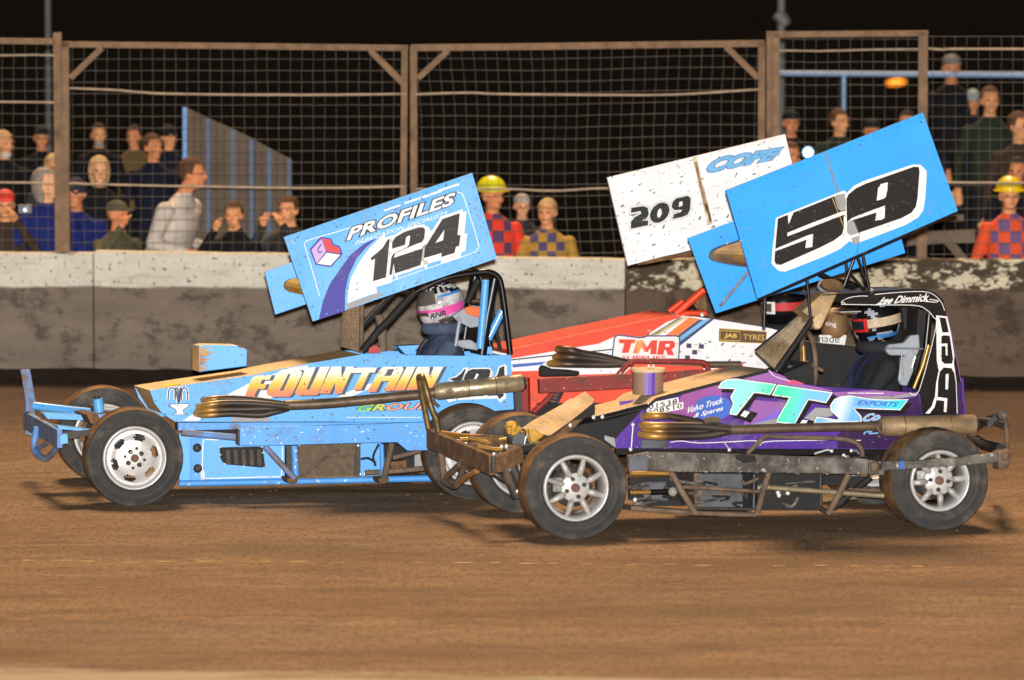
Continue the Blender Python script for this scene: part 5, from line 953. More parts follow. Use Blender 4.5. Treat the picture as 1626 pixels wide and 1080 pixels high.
for pts, wv in (([(560, 480), (600, 520), (590, 570)], .5), ([(620, 490), (640, 560), (655, 640)], .45), ([(600, 600), (560, 660), (600, 720)], .6), ([(480, 640), (560, 690), (620, 700)], .9)): B.pipe('brake_hose', z('F', pts), wv, .009, random.choice([STEELD, CHROME, BLACKM]), 4, 7)
B.pipe('shock_absorber', z('F', [(565, 612), (640, 780)]), .45, .035, STEELD); B.pipe('shock_absorber', z('F', [(610, 600), (668, 720)]), .4, .028, STEELD); B.pipe('shock_eye', z('F', [(560, 600), (600, 612)]), .4, .022, CHROME); B.bolts(z('F', [(655, 738), (640, 745), (545, 482), (575, 480)]), .36, .013); B.pipe('chain', z('F', [(360, 425), (440, 420), (560, 430)]), 1.0, .012, CAKE)
# wing
WB0, WB1 = .34, 1.58
B.part('wing_end_plate', MB().prism(B.P([(1092, 378.5), (1300, 300), (1400, 262), (1438, 402), (1137, 498)], WB1), Vector((0, .02, 0)), B59), .004, label='far blue end plate, set lower')
FOILM = mat('clay_spattered_foil', (150, 132, 100), rough=.85, vary=.25, vscale=8, dirt=.45, dirtcol=lin((206, 170, 84)), dscale=8, bump=.6, bscale=40, stretch=(1, .25, 1), speck=.5, speckcol=lin((90, 74, 56)))
ff = z('X1', [(816, 975), (820, 945), (840, 918), (900, 890), (1060, 842), (1300, 790), (1450, 800), (1300, 960), (1140, 1055), (1000, 1035), (880, 1010), (835, 995)])
foil(B, ff, WB1 - .002, WB0 + .03, FOILM); d = B.printed(WB1); d.line(ff, 2.2, DBLUE, 0, closed=True); B.part('foil_edge', d)
B.pipe('weld_seam', z('Y5', [(795, 40), (640, 230), (500, 400)]), WB1 - .004, .011, mat('seam', (120, 124, 140), rough=.8, vary=.4, vscale=30))
plate(B, [(1153, 303), (1466, 179.5), (1521, 335), (1203, 474)], WB0, .03, B59, label='near end plate carrying the big 59', seed=4)
d = B.printed(WB0)
wo_ = z('W4', [(165, 545), (450, 430), (725, 320), (742, 345), (800, 285), (880, 245), (1280, 110), (1345, 112), (1395, 160), (1396, 200), (1385, 380), (1370, 480), (1330, 540), (1220, 605), (860, 740), (790, 745), (765, 735), (690, 800), (560, 860), (240, 985), (185, 978), (130, 920), (138, 800)])
d.poly(wo_, WHITE, .4)
five = z('W4', [(180, 552), (450, 446), (668, 358), (728, 345), (735, 420), (735, 485), (718, 540), (722, 620), (705, 680), (640, 730), (520, 790), (205, 930), (165, 925), (152, 895), (165, 720)])
nine = z('W4', [(740, 395), (755, 355), (820, 303), (900, 265), (1290, 128), (1332, 130), (1338, 170), (1322, 380), (1308, 455), (1270, 505), (1190, 548), (850, 665), (775, 690), (745, 665), (745, 590)])
d.poly(five, BLACKP, 1.2); d.poly(nine, BLACKP, 1.2)
for g in ([(262, 518), (310, 498), (268, 598)], [(258, 668), (450, 590), (700, 495), (742, 488), (738, 512), (480, 612), (258, 697)], [(158, 800), (425, 688), (468, 677), (462, 782), (405, 792), (416, 722), (158, 818)], [(1000, 300), (1022, 270), (1078, 255), (1075, 312), (1062, 375), (1040, 390), (988, 405)], [(745, 582), (790, 545), (980, 472), (1056, 445), (1054, 545), (1030, 560), (975, 568), (988, 500), (800, 560), (750, 580)]): d.poly(z('W4', g), WHITE, 2)
d.poly(z('W4', [(640, 368), (728, 345), (735, 480), (700, 492), (670, 470)]), GREYP, 1.5); d.poly(z('W4', [(745, 580), (800, 570), (840, 670), (770, 690), (745, 665)]), GREYP, 1.5)
B.part('racing_number', d)
d = B.printed(WB0); SEAM = mat('scuffed_seam', (110, 126, 160), rough=.7, vary=.3, vscale=30, dirt=.5, dirtcol=lin((150, 120, 110)), dscale=24)
d.line(z('W4', [(570, 10), (640, 240), (680, 340)]), 3, SEAM, 0, 3); d.line(z('W4', [(740, 390), (800, 540), (850, 668), (825, 850)]), .8, STEELD, 2.6); d.line(z('W4', [(625, 385), (720, 620)]), .8, GOLDP, 2.6); d.line(z('W4', [(650, 375), (690, 470)]), .6, STEELD, 2.6); d.poly(z('W4', [(780, 710), (840, 690), (850, 740), (825, 765), (790, 745)]), GREYP, 3)
B.part('panel_seam', d)
for p, q, w in (((1215, 466), (1213, 520), .40), ((1281, 440), (1287, 505), .40), ((1343, 415), (1346, 445), 1.0), ((1370, 405), (1382, 470), .5), ((1357, 408), (1340, 455), .5), ((1345, 430), (1380, 470), .6), ((1362, 410), (1378, 455), 1.2), ((1305, 435), (1375, 470), .9), ((1300, 437), (1350, 462), 1.3)):
    B.pipe('wing_strut', [p, q], [w, w], .011, BLACK, seg=8)
B.pipe('wing_edge', [(1204, 475), (1360, 407), (1521, 336)], WB0 + .012, .011, BLACK); B.part('antenna_base', MB().ball(B.S(*J([(828, 188)])[0], .5), .016, GREYP, 10, 6)); B.part('horn_cup', MB().ball(B.S(*J([(488, 152)])[0], .9), (.045, .03, .04), CLEARG, 12, 8)); B.slab('roof_clod', J([(470, 160), (500, 110), (580, 105), (640, 150), (630, 185), (520, 190)]), .8, .95, CAKE, bevel=.02)

spatter(B, .34, [(1153, 303), (1466, 179.5), (1521, 335), (1203, 474)], 100, .8, GREYS + MUDS, ang=-.8, asp=1.8, layer=.2, seed=9); spatter(B, 1.58, [(1092, 378), (1160, 352), (1200, 474), (1137, 498)], 24, 1.2, GREYS, ang=-.8, asp=2, seed=10)
for i in range(26):
    x, y = random.uniform(1010, 1390), random.uniform(762, 798); B.pipe(random.choice(['hose', 'bracket_rod', 'brake_line']), [(x, y), (x + random.uniform(-26, 26), y + random.uniform(-8, 8)), (x + random.uniform(-40, 40), y + random.uniform(-9, 9))], random.uniform(.36, .47), random.choice([.006, .008, .011]), random.choice([BLACKM, STEELD, MUDTUBE, GRIME]), 3, 7)

# ================= car C: white and red, number 209
Cc = Car('white and red stock car with the white 209 wing, half hidden behind the purple one', (905, 744), 10.5, .05)
cc = Cc.S(905, 672, 0); Cc.wheel(Cc.S(764, 680, 0).x, .31, 0.0, .31, .26, 'plain', 1, rm=BLACKM); Cc.wheel(cc.x + 2.25, .315, 0, .315, .32, 'plain', 1); Cc.wheel(cc.x, .31, 1.8, .31, .26, 'plain', -1); Cc.wheel(cc.x + 2.25, .33, 1.84, .33, .32, 'plain', -1)
scb = [(808, 556), (940, 527.5), (1072, 500), (1134, 507), (1221, 521), (1236, 525), (1244, 560), (1244, 640), (820, 640), (810, 600)]
Cc.part('side_panel', MB().prism(Cc.P(scb, .46), Cc.lat(.012), WHITE9)); Cc.part('side_panel', MB().prism([p + Cc.lat(.86) for p in Cc.P(scb, .46)], Cc.lat(.012), WHITE9))
Cc.part('bonnet', MB().prism([p + Vector((0, 0, .002)) for p in Cc.P([(806, 556), (940, 527), (1073, 499.5), (1073, 505), (940, 533), (806, 562)], .455)], Cc.lat(.875), RED), .002)
Cc.slab('cockpit_tub', [(1140, 530), (1415, 555), (1415, 640), (1140, 640)], .5, 1.28, BLACKM); Cc.slab('engine_bay', [(830, 600), (1060, 560), (1060, 660), (830, 660)], .52, 1.25, BLACKM)
d = Cc.printed(.46)
d.poly([(808, 556), (940, 527.5), (1072, 500), (1085, 502), (1058, 512)] + z('Q', [(420, 205), (180, 190)]) + [(950, 546), (808, 570)], RED, .2)
q5 = lambda p: z('Q', p)
for P, mt in (([(800, 12), (840, 18), (540, 195), (430, 205)], SANDP), ([(735, 28), (785, 22), (560, 170), (480, 190)], GREENP), ([(840, 20), (940, 40), (735, 190), (620, 190)], ORANGE), ([(935, 40), (968, 45), (750, 205), (735, 190)], DBLUE), ([(968, 45), (1045, 35), (752, 250), (750, 205)], LBLUE), ([(1045, 32), (1075, 35), (755, 285), (752, 248)], DBLUE)): d.poly(q5(P), mt, .5)
d.line([(808, 572), (890, 563), (972, 555)], 2.0, BLACKP, .6); d.poly(z('E', [(50, 612), (260, 595), (230, 615), (55, 632)]), MBLUE, .5); d.poly([(808, 590), (880, 588), (880, 640), (808, 640)], RED, .5); d.poly([(880, 596), (1120, 590), (1180, 575), (1180, 640), (880, 640)], RED, .4); d.line([(1077, 573), (1185, 576)], 1.6, STEELD, .6)
Cc.part('body_graphics', d)
d = Cc.printed(.46); tm = q5([(125, 410), (150, 215), (165, 195), (190, 188), (380, 212), (420, 208), (450, 196), (720, 195), (745, 205), (750, 235), (740, 412)])
d.poly(offset_poly(tm, 1.2), DBLUE, 1); d.poly(offset_poly(tm, -.9), WHITE, 1.6); TMRM = grad_mat('tmr_letters', [(0, (222, 60, 44)), (.35, (226, 70, 44)), (.46, (244, 170, 90)), (.56, (226, 70, 50)), (1, (222, 60, 48))], 'X', .33, .87)
def ltr(P): d.poly(q5(P), TMRM, 2.4)
ltr([(190, 225), (345, 228), (340, 262), (305, 262), (280, 350), (215, 352), (240, 262), (195, 262)]); ltr([(355, 240), (410, 232), (450, 300), (490, 235), (545, 235), (535, 365), (480, 365), (482, 300), (455, 345), (425, 340), (400, 300), (370, 358), (320, 356)])
d.poly(q5([(565, 240), (690, 240), (710, 262), (705, 300), (675, 318), (700, 372), (640, 372), (625, 325), (610, 325), (600, 370), (540, 368)]), TMRM, 2.4, [q5([(622, 268), (660, 268), (655, 295), (616, 295)])])
d.text('SUPPLIES', q5([(212, 410), (625, 412), (625, 378), (215, 376)]), REDP, 2.4, .02, .1); Cc.part('sponsor_lettering', d)
d = Cc.printed(.46); jb = q5([(1115, 125), (1552, 155), (1548, 265), (1112, 245)]); d.poly(jb, BROWNP, 1); d.line(jb, 1.0, GOLDP, 1.5, closed=True); d.line(q5([(1128, 145), (1310, 155), (1308, 240), (1125, 232)]), 1.0, GOLDP, 1.6, closed=True)
d.text('JAB', q5([(1160, 218), (1278, 224), (1278, 176), (1165, 168)]), GOLDP, 2.2, .03, .1); d.text('TYRES', q5([(1340, 228), (1530, 236), (1530, 186), (1340, 178)]), GOLDP, 2.2, .0, .05)
for x, y in ((835, 285), (950, 292), (888, 345), (822, 395)): d.poly(q5([(x - 22, y - 22), (x + 24, y - 20), (x + 24, y + 22), (x - 22, y + 20)]), mat('checker_ink', (46, 50, 84), rough=.5, vary=.1), 1)
Cc.part('sponsor_lettering', d)
# nerf rail and exhaust of C
HEADC = heat('heat_tinted_header_c', -.12, .3)
Cc.slab('nerf_rail', [(856, 601.5), (1005, 594), (1120, 587), (1128, 592), (1122, 604), (1005, 617), (857, 625)], .02, .09, REDG, bevel=.006); Cc.pipe('rail_loop', q5([(170, 570), (250, 480), (315, 432), (400, 425), (700, 428), (960, 438), (1005, 480), (1015, 520)]), .2, .019, REDG, 3); Cc.slab('rail_backing', [(985, 600), (1010, 578), (1115, 582), (1122, 600), (1005, 618)], .25, .28, RED)
Cc.slab('front_bracket', z('E', [(100, 690), (145, 690), (150, 900), (105, 905)]), .1, .2, REDG); Cc.slab('front_bracket', z('E', [(160, 695), (205, 695), (200, 890), (165, 900)]), .3, .4, RED); Cc.pipe('front_bracket', z('E', [(180, 905), (250, 845), (300, 790)]), .3, .02, REDG); Cc.part('coil_spring', MB().tube([Cc.S(*z('E', [(300, 850)])[0], .4) + Vector((.035 * math.cos(t) + t * .0016, .035 * math.sin(t), t * .0032)) for t in [k * .5 for k in range(90)]], .008, TANKG, 6))
for pts in ([(330, 524), (400, 524), (480, 545), (600, 566), (700, 590), (760, 604)], [(318, 572), (400, 566), (520, 575), (640, 592), (760, 606)], [(285, 612), (380, 610), (520, 612), (640, 612), (760, 608)]):
    P = Cc.P(z('E', pts), .40); P[0].y += .08; cv = curve(P, 4); Cc.part('exhaust_header', MB().tube(cv, .027, HEADC, 12))
Cc.pipe('exhaust_pipe', z('E', [(740, 606), (1000, 615), (1450, 612)]), .40, .024, PIPE); Cc.slab('heat_wrap', z('E', [(225, 640), (240, 615), (300, 640), (400, 645), (470, 655), (460, 685), (225, 690)]), .38, .5, BLACKM, bevel=.015); Cc.pipe('chrome_rail', q5([(1000, 460), (1280, 470)]), .44, .012, SPARK)
# cage and headgear of C
Cc.pipe('roll_bar', z('E', [(1050, 305), (1120, 245), (1225, 155)]), .5, .028, RED); Cc.pipe('roll_bar', z('E', [(1060, 310), (1130, 298), (1240, 300)]), .52, .02, RED); Cc.pipe('roll_bar', z('E', [(1010, 290), (1095, 225)]), 1.2, .022, RED); Cc.slab('muddy_gusset', z('E', [(1165, 250), (1200, 190), (1235, 180), (1245, 290), (1195, 285)]), .6, .64, CAKE)
Cc.pipe('roll_bar', [(1116, 460), (1180, 440), (1330, 446), (1372, 470), (1400, 545)], .5, .02, BLACK, 3); Cc.pipe('roll_bar', [(1116, 460), (1180, 440), (1330, 446), (1372, 470), (1400, 545)], 1.2, .02, BLACK, 3); Cc.bolts(z('E', [(1215, 310)]), .5, .018)
pod = MB(); pc = Cc.S(1325, 517, .7); pod.ball(pc, (.10, .11, .125), mat('bronze_paint', (150, 116, 78), rough=.5, metal=.25, vary=.25, dirt=.3, dirtcol=lin((96, 80, 62))), 24, 14); po = Cc.part('bronze_pod', pod); d = Cc.printed(.575); d.text('cing', J([(500, 445), (575, 455), (575, 415), (500, 405)]), WHITE, 0, .01); Cc.part('pod_lettering', d, parent=po)
Cc.slab('white_tail_panel', J([(455, 505), (650, 505), (625, 640), (580, 650), (455, 560)]), .62, .64, WHITE); d = Cc.printed(.62); d.text('made', J([(430, 555), (598, 560), (598, 505), (430, 500)]), BLACKP, 1, .0); d.line(J([(500, 578), (605, 580)]), 1.5, GREYP, 1); Cc.part('tail_lettering', d)
# wing of C
WC0, WC1 = .36, 1.6
plate(Cc, [(964.5, 282.5), (1247, 213.5), (1279, 352), (997, 422)], WC0, .03, WHITE9, label='near end plate carrying 209', seed=9); Cc.part('wing_end_plate', MB().prism([p + Vector((0, WC1 - WC0, -.05)) for p in Cc.P([(1062, 322), (1240, 278), (1279, 352), (1075, 402)], WC0)], Vector((0, .02, 0)), WHITE9), .003)
Cc.part('aerofoil', MB().prism([p + Vector((0, .03, 0)) for p in Cc.P([(1075, 376), (1085, 362), (1250, 312), (1260, 336), (1090, 384)], WC0)], Vector((0, WC1 - WC0 - .03, -.04)), WHITE9))
Cc.part('wing_flange', MB().beam(Cc.S(1012, 418, WC0 + .06), Cc.S(1098, 402, WC0 + .06), .03, .02, CAKE))
d = Cc.printed(WC0); x1 = lambda p: z('X1', p)
d.line(x1([(700, 195), (760, 450), (825, 720)]), 8, mat('cream_tape', (226, 214, 190), rough=.6, vary=.2, vscale=20, dirt=.4, dirtcol=lin((150, 120, 84)), dscale=12), .2); d.line(x1([(710, 230), (755, 440), (800, 620)]), 4.5, mat('mud_streak', (150, 122, 92), rough=.9, vary=.4, vscale=24), .6, 3); d.line(x1([(790, 560), (815, 640), (828, 700)]), 4, CAKE, .7); d.line(x1([(270, 1020), (480, 965), (660, 930)]), .9, STEELD, .5); d.line(x1([(590, 940), (610, 972), (680, 965)]), .7, STEELD, .5)
Cc.part('panel_seam', d)
d = Cc.printed(WC0)
spatter(Cc, WC0, [(964.5, 282.5), (1247, 213.5), (1279, 352), (997, 422)], 300, 1.0, GREYS, ang=-.85, asp=3.2, layer=.3, seed=11); spatter(Cc, .46, [(900, 560), (1072, 510), (1134, 508), (1221, 523), (1190, 572), (980, 575)], 110, .95, GREYS, ang=-.3, asp=2.6, layer=.3, seed=12)
g2 = x1([(208, 590), (300, 575), (338, 590), (345, 640), (330, 670), (290, 690), (340, 688), (340, 725), (205, 755), (205, 700), (230, 665), (285, 635), (280, 615), (205, 630)])
for g in (g2,): d.poly(offset_poly(g, 2.6), GREYP, .8); d.poly(offset_poly(g, 2.0), WHITE, 1.1); d.poly(g, BLACKP, 1.8)
def oval(cx, cy, rx, ry, sk=.12): return x1([(cx + rx * math.cos(t * math.pi / 12) + sk * ry * -math.sin(t * math.pi / 12), cy + ry * math.sin(t * math.pi / 12) - .2 * rx * math.cos(t * math.pi / 12)) for t in range(24)])
o_ = oval(430, 628, 76, 78); d.poly(offset_poly(o_, 2.6), GREYP, .7); d.poly(offset_poly(o_, 2.0), WHITE, 1.15); d.poly(o_, BLACKP, 1.9, [oval(428, 632, 17, 36)])
g9 = x1([(530, 545), (560, 515), (650, 495), (672, 515), (668, 600), (650, 640), (610, 660), (528, 678), (540, 640), (595, 622), (605, 605), (545, 608), (522, 585)])
d.poly(offset_poly(g9, 2.6), GREYP, .75); d.poly(offset_poly(g9, 2.0), WHITE, 1.2); d.poly(g9, BLACKP, 2.0, [x1([(582, 545), (608, 538), (606, 575), (580, 582)])]); Cc.part('racing_number', d)
d = Cc.printed(WC0); CB = mat('cope_blue', (104, 176, 222), rough=.4, vary=.15, vscale=20); d.text('COPE', x1([(790, 325), (1370, 205), (1395, 115), (820, 205)]), CB, 1.4, .06, .4, mat('cope_edge', (44, 96, 150), rough=.4), .035, .95); d.poly(x1([(1340, 160), (1398, 108), (1350, 195)]), CB, 1.2); Cc.part('wing_lettering', d)

# ------------------------------------------------------------------ people
def cmat(n, rgb, **k): return mat(n, rgb, **{'rough': .85, 'vary': .25, 'vscale': 7, 'spec': .2, **k})
SKIN = [cmat('skin_a', (238, 166, 114), rough=.6, vary=.12), cmat('skin_b', (224, 146, 98), rough=.6, vary=.12), cmat('skin_c', (244, 178, 132), rough=.6, vary=.12)]
TROUS = cmat('dark_trousers', (26, 26, 30)); SHOE = cmat('shoe', (18, 16, 16)); EYE = mat('eye', (62, 42, 34), rough=.4, vary=0); LIP = cmat('lips', (168, 88, 70), vary=.05)
def person_mesh(key, pose):
    """one continuous body: overlapping tapered limbs fused by a voxel remesh; faces -y, feet at z = 0, 1.75 tall"""
    mb = MB(); m0 = EYE; V = Vector
    def limb(pts, rs, seg=12): 
        mb.tube(pts, rs, m0, seg)
        for p, r in zip(pts, rs): mb.ball(p, r, m0, 10, 8)
    def ring(levels, seg=20):
        vs, fs = [], []
        for (c, rx, ry) in levels:
            for k in range(seg):
                a = 2 * math.pi * k / seg; vs.append(V(c) + V((rx * math.cos(a), ry * math.sin(a), 0)))
        for i in range(len(levels) - 1):
            for k in range(seg): l = (k + 1) % seg; fs.append([i * seg + k, i * seg + l, (i + 1) * seg + l, (i + 1) * seg + k])
        fs.append(list(reversed(range(seg)))); fs.append([(len(levels) - 1) * seg + k for k in range(seg)]); mb.add(vs, fs, m0)
    lean = pose.get('lean', 0.0); bulk = pose.get('bulk', 1.0); sit = pose.get('sit', False)
    def L(x, y, zz): t = max(0, zz - .92); return V((x, y - lean * t, zz))
    ring([(L(0, .01, .86), .16 * bulk, .11 * bulk), (L(0, .01, .95), .175 * bulk, .125 * bulk), (L(0, 0, 1.1), .165 * bulk, .125 * bulk), (L(0, 0, 1.25), .185 * bulk, .13 * bulk), (L(0, .005, 1.34), .188 * bulk, .12 * bulk), (L(0, .01, 1.40), .17 * bulk, .10), (L(0, .01, 1.445), .125, .085), (L(0, .01, 1.49), .065, .065)])
    for sx in (-1, 1):
        if sit: limb([V((sx * .09, 0, .9)), V((sx * .12, -.45, .98)), V((sx * .10, -.82, .80)), V((sx * .10, -.93, .80))], [.09, .065, .045, .05])
        else:
            limb([V((sx * .09, 0, .9)), V((sx * .105, -.02, .5)), V((sx * .11, .03, .09))], [.09, .065, .048]); limb([V((sx * .11, .02, .045)), V((sx * .125, -.15, .04))], [.045, .042])
        sh = L(sx * .18 * bulk, .01, 1.375); el, wr = pose['arms'][0 if sx < 0 else 1]; el, wr = V(el), V(wr)
        limb([sh, el], [.056 * bulk, .047]); limb([el, wr], [.047, .033]); d = (wr - el).normalized(); pm = wr + d * .05; limb([wr, pm], [.03, .036])
        u = d.cross(V((0, 0, 1))); u = u.normalized() if u.length > .05 else V((1, 0, 0)); cu = pose.get('curl', V((0, -.02, -.01)))
        for j, ln in enumerate((.055, .07, .075, .065)):
            b = pm + u * (.022 * (j - 1.5)) + d * .02; limb([b, b + d * ln * .6 + cu * .4, b + d * ln * .85 + cu * 1.4], [.0115, .0105, .009], 8)
        b = wr + d * .02 + u * (.03 * -sx); limb([b, b + u * (.03 * -sx) + d * .02, b + u * (.034 * -sx) + d * .05], [.013, .012, .010], 8)
    limb([L(0, .01, 1.44), L(0, -.005, 1.56)], [.058, .052])
    hy, ht = pose.get('turn', 0.0), pose.get('tilt', 0.0); hc = L(0, -.015, 1.635); M = Matrix.Rotation(hy, 3, 'Z') @ Matrix.Rotation(ht, 3, 'X')
    def H(p): return hc + M @ V(p)
    def hb(c, r):
        o = len(mb.v); mb.ball((0, 0, 0), r, m0, 20, 14)
        for i in range(o, len(mb.v)): mb.v[i] = tuple(H(V(c) + V(mb.v[i])))
    hb((0, .012, .025), (.076, .096, .092)); hb((0, -.022, -.035), (.058, .066, .078)); hb((0, -.058, -.082), (.03, .026, .024)); hb((0, -.094, -.018), (.013, .02, .022)); hb((0, -.086, .008), (.009, .012, .03))
    for sx in (-1, 1): hb((sx * .076, .012, -.008), (.012, .022, .032)); hb((sx * .03, -.076, .028), (.026, .016, .010)); hb((sx * .036, -.06, -.03), (.024, .024, .022))
    hb((0, -.082, -.056), (.022, .012, .007))
    o = mb.build('tmp_body'); rm = o.modifiers.new('r', 'REMESH'); rm.mode = 'VOXEL'; rm.voxel_size = .0125; sm = o.modifiers.new('s', 'SMOOTH'); sm.iterations = 2; sm.factor = .4
    bpy.context.view_layer.update(); me = bpy.data.meshes.new_from_object(o.evaluated_get(bpy.context.evaluated_depsgraph_get())); bpy.data.objects.remove(o)
    me.materials.clear()
    for _ in range(6): me.materials.append(m0)
    Mi = M.inverted(); mi = []
    wr2 = [(V(a[1]), (V(a[1]) - V(a[0])).normalized()) for a in pose['arms']]; mat_i = []
    for p in me.polygons:
        c = p.center; q = Mi @ (c - hc); k = 0
        if c.z > 1.50 - lean * .0 and (c - hc).length < .20 and q.z > -.155: 
            k = 2
            if q.y < -.05 and abs(q.z - .007) < .0065 and .024 < abs(q.x) < .039: k = 4
            elif q.y < -.07 and abs(q.z + .056) < .006 and abs(q.x) < .021: k = 5
        elif c.z < .88 and not sit: k = 1 if c.z > .1 else 3
        elif sit and c.y < -.15 and c.z < 1.06: k = 1
        for wv, dv in wr2:
            if (c - wv).length < .2 and (c - wv).dot(dv) > -.005 and ((c - wv) - dv * (c - wv).dot(dv)).length < .075: k = 2
        mat_i.append(k)
    me.polygons.foreach_set('material_index', mat_i); me.polygons.foreach_set('use_smooth', [True] * len(mat_i)); me.name = key
    return me, hc, M
A_DOWN = [((-.26, .03, 1.12), (-.27, -.06, .88)), ((.26, .03, 1.12), (.27, -.06, .88))]
A_RAIL = [((-.27, -.06, 1.14), (-.17, -.30, 1.08)), ((.27, -.06, 1.14), (.17, -.30, 1.08))]
A_FACE = [((-.27, -.20, 1.27), (-.10, -.24, 1.53)), ((.27, -.20, 1.27), (.10, -.24, 1.53))]
A_ONE = [((-.27, -.20, 1.27), (-.09, -.24, 1.55)), ((.26, .03, 1.12), (.2, -.18, .98))]
A_WHEEL = [((-.30, -.16, 1.18), (-.15, -.42, 1.22)), ((.30, -.16, 1.18), (.15, -.42, 1.22))]
BODIES = {k: person_mesh('body_' + k, p) for k, p in {
    'stand': dict(arms=A_DOWN, turn=.15), 'watch': dict(arms=A_DOWN, turn=-.35, bulk=1.06), 'rail': dict(arms=A_RAIL, lean=.12, turn=.3), 'photo': dict(arms=A_FACE, turn=.1, tilt=.05), 'phone': dict(arms=A_ONE, turn=.4), 'profile': dict(arms=A_RAIL, turn=.2, bulk=1.25, lean=.34), 'look': dict(arms=A_DOWN, turn=.75, bulk=1.02)}.items()}
SEATED = {k: person_mesh('seated_' + k, dict(arms=A_WHEEL, sit=True, turn=0, tilt=.0, bulk=1.22)) for k in ('a',)}
HAIRS = {k: cmat(k, c, rough=.8, vary=.3, vscale=30) for k, c in dict(dark_hair=(44, 32, 24), brown_hair=(92, 62, 40), grey_hair=(150, 142, 130), fair_hair=(196, 164, 112), white_hair=(206, 200, 188)).items()}
def hairpiece(kind, m, hc, M):
    mb = MB(); t = []
    def push(): 
        for i in range(len(mb.v)): mb.v[i] = tuple(hc + M @ Vector(mb.v[i]))
    if kind == 'hair':
        def fn(p, d):
            k = 1.0 + .03 * noise.noise(d * 6); front = d.y < -.35
            zmin = .045 if front else (-.045 if d.y < .35 else -.085)
            return Vector((p.x * k, p.y * k, max(p.z * k, zmin)))
        mb.ball((0, .014, .028), (.084, .104, .099), m, 24, 16, fn)
    elif kind == 'long':
        def fn(p, d):
            zmin = .05 if d.y < -.3 else -.17
            q = p * (1 + .04 * noise.noise(d * 5)); return Vector((q.x * (1.08 if p.z < 0 else 1), q.y + .012, max(q.z if d.z > -.2 else q.z * 2.0, zmin)))
        mb.ball((0, .014, .028), (.090, .106, .102), m, 24, 16, fn)
    elif kind == 'cap':
        mb.ball((0, .012, .05), (.086, .106, .080), m, 22, 12, lambda p, d: Vector((p.x, p.y, max(p.z, -.012)))); mb.prism([Vector((x, y, .052)) for x, y in ((-.065, -.07), (-.055, -.145), (0, -.168), (.055, -.145), (.065, -.07))], Vector((0, 0, -.012)), m)
    elif kind == 'wool':
        mb.ball((0, .012, .03), (.087, .106, .108), m, 22, 14, lambda p, d: Vector((p.x, p.y, max(p.z, -.02))) * (1 + .02 * noise.noise(d * 14)))
    elif kind == 'helmet':
        mb.ball((0, .012, .05), (.108, .132, .112), m, 26, 14, lambda p, d: Vector((p.x, p.y, max(p.z, -.01)))); mb.lathe([(.10, 0), (.128, -.004), (.13, .004), (.105, .01)], (0, 0, 0), m, 26, closed=True)
        n = len(mb.v)
        for i in range(n - 4 * 26, n): x, y, zz = mb.v[i]; mb.v[i] = (x, zz * 1.12 - .008, .045 - y)
    push(); return mb
NP = [0]
def person(px, ytop, row, body, label, jacket, hat=None, hatm=None, skin=0, xoff=0.0, beard=None, group='spectators behind the fence', yoff=0.0, trousers=None, rz=0.0):
    y0, y1, fz = ROWS[row]; Y = (y0 + y1) / 2 + yoff; p = at_depth(px, ytop, Y); hgt = p.z - fz; s = hgt / 1.75
    if not .82 < s < 1.13: print('PERSON SCALE', label[:40], round(s, 3), 'z', round(p.z, 2))
    s = max(.80, min(1.14, s)); me, hc, M = BODIES[body]; NP[0] += 1
    o = bpy.data.objects.new('person', me); COL.objects.link(o); o.location = (p.x, Y, fz); o.scale = (s, s, s); o.rotation_euler = (0, 0, rz); tag(o, label, 'person', group)
    for i, m in enumerate((jacket, trousers or TROUS, SKIN[skin], SHOE, EYE, LIP)): o.material_slots[i].link = 'OBJECT'; o.material_slots[i].material = m
    if hat: hairpiece(hat, hatm, hc, M).build({'hair': 'hair', 'long': 'hair', 'cap': 'cap', 'wool': 'woolly_hat', 'helmet': 'hard_hat'}[hat], o)
    if beard:
        mb = MB(); mb.ball((0, -.03, -.088), (.055, .052, .042), beard, 16, 10, lambda q, d: q * (1 + .06 * noise.noise(d * 9)))
        for i in range(len(mb.v)): mb.v[i] = tuple(hc + M @ Vector(mb.v[i]))
        mb.build('beard', o)
    return o, hc, M
def glasses(o, hc, M):
    g = mat('glasses', (200, 200, 210), rough=.08, metal=.6, vary=0); mb = MB()
    for sx in (-1, 1): mb.tube([hc + M @ Vector((sx * .031 + .021 * math.cos(t), -.094, .008 + .017 * math.sin(t))) for t in [k * math.pi / 8 for k in range(16)]], .003, g, 5, closed=True)
    mb.tube([hc + M @ Vector((-.01, -.097, .01)), hc + M @ Vector((.01, -.097, .01))], .003, g, 5); mb.build('glasses', o)
def camera_prop(px, py, Y, label, rz=0.0):
    p = at_depth(px, py, Y); mb = MB().box((-.055, -.02, -.035), (.055, .02, .035), mat('camera_body', (30, 30, 34), rough=.4)); o = mb.build('compact_camera', None, .004); o.location = p; o.rotation_euler = (0, 0, rz)
    MB().lathe([(.024, 0), (.024, -.03), (.019, -.032), (0, -.026)], (0.01, -.02, 0), mat('lens', (150, 160, 180), rough=.08, metal=.5, vary=0), 18).build('lens', o); tag(o, label, 'camera'); return o
K = dict(black=cmat('black_jacket', (22, 22, 25)), navy=cmat('navy_jacket', (22, 25, 42)), grey=cmat('grey_sweatshirt', (206, 194, 180)), olive=cmat('olive_jacket', (84, 80, 58)), blue=cmat('blue_jacket', (28, 40, 104)), dgreen=cmat('dark_green_coat', (42, 50, 36)), brown=cmat('brown_coat', (64, 50, 40)), red=cmat('red_jacket', (180, 40, 30)), tan=cmat('tan_jacket', (104, 82, 48)), dgrey=cmat('dark_grey_jacket', (52, 52, 54)), rust=cmat('rust_jacket', (150, 70, 36)))
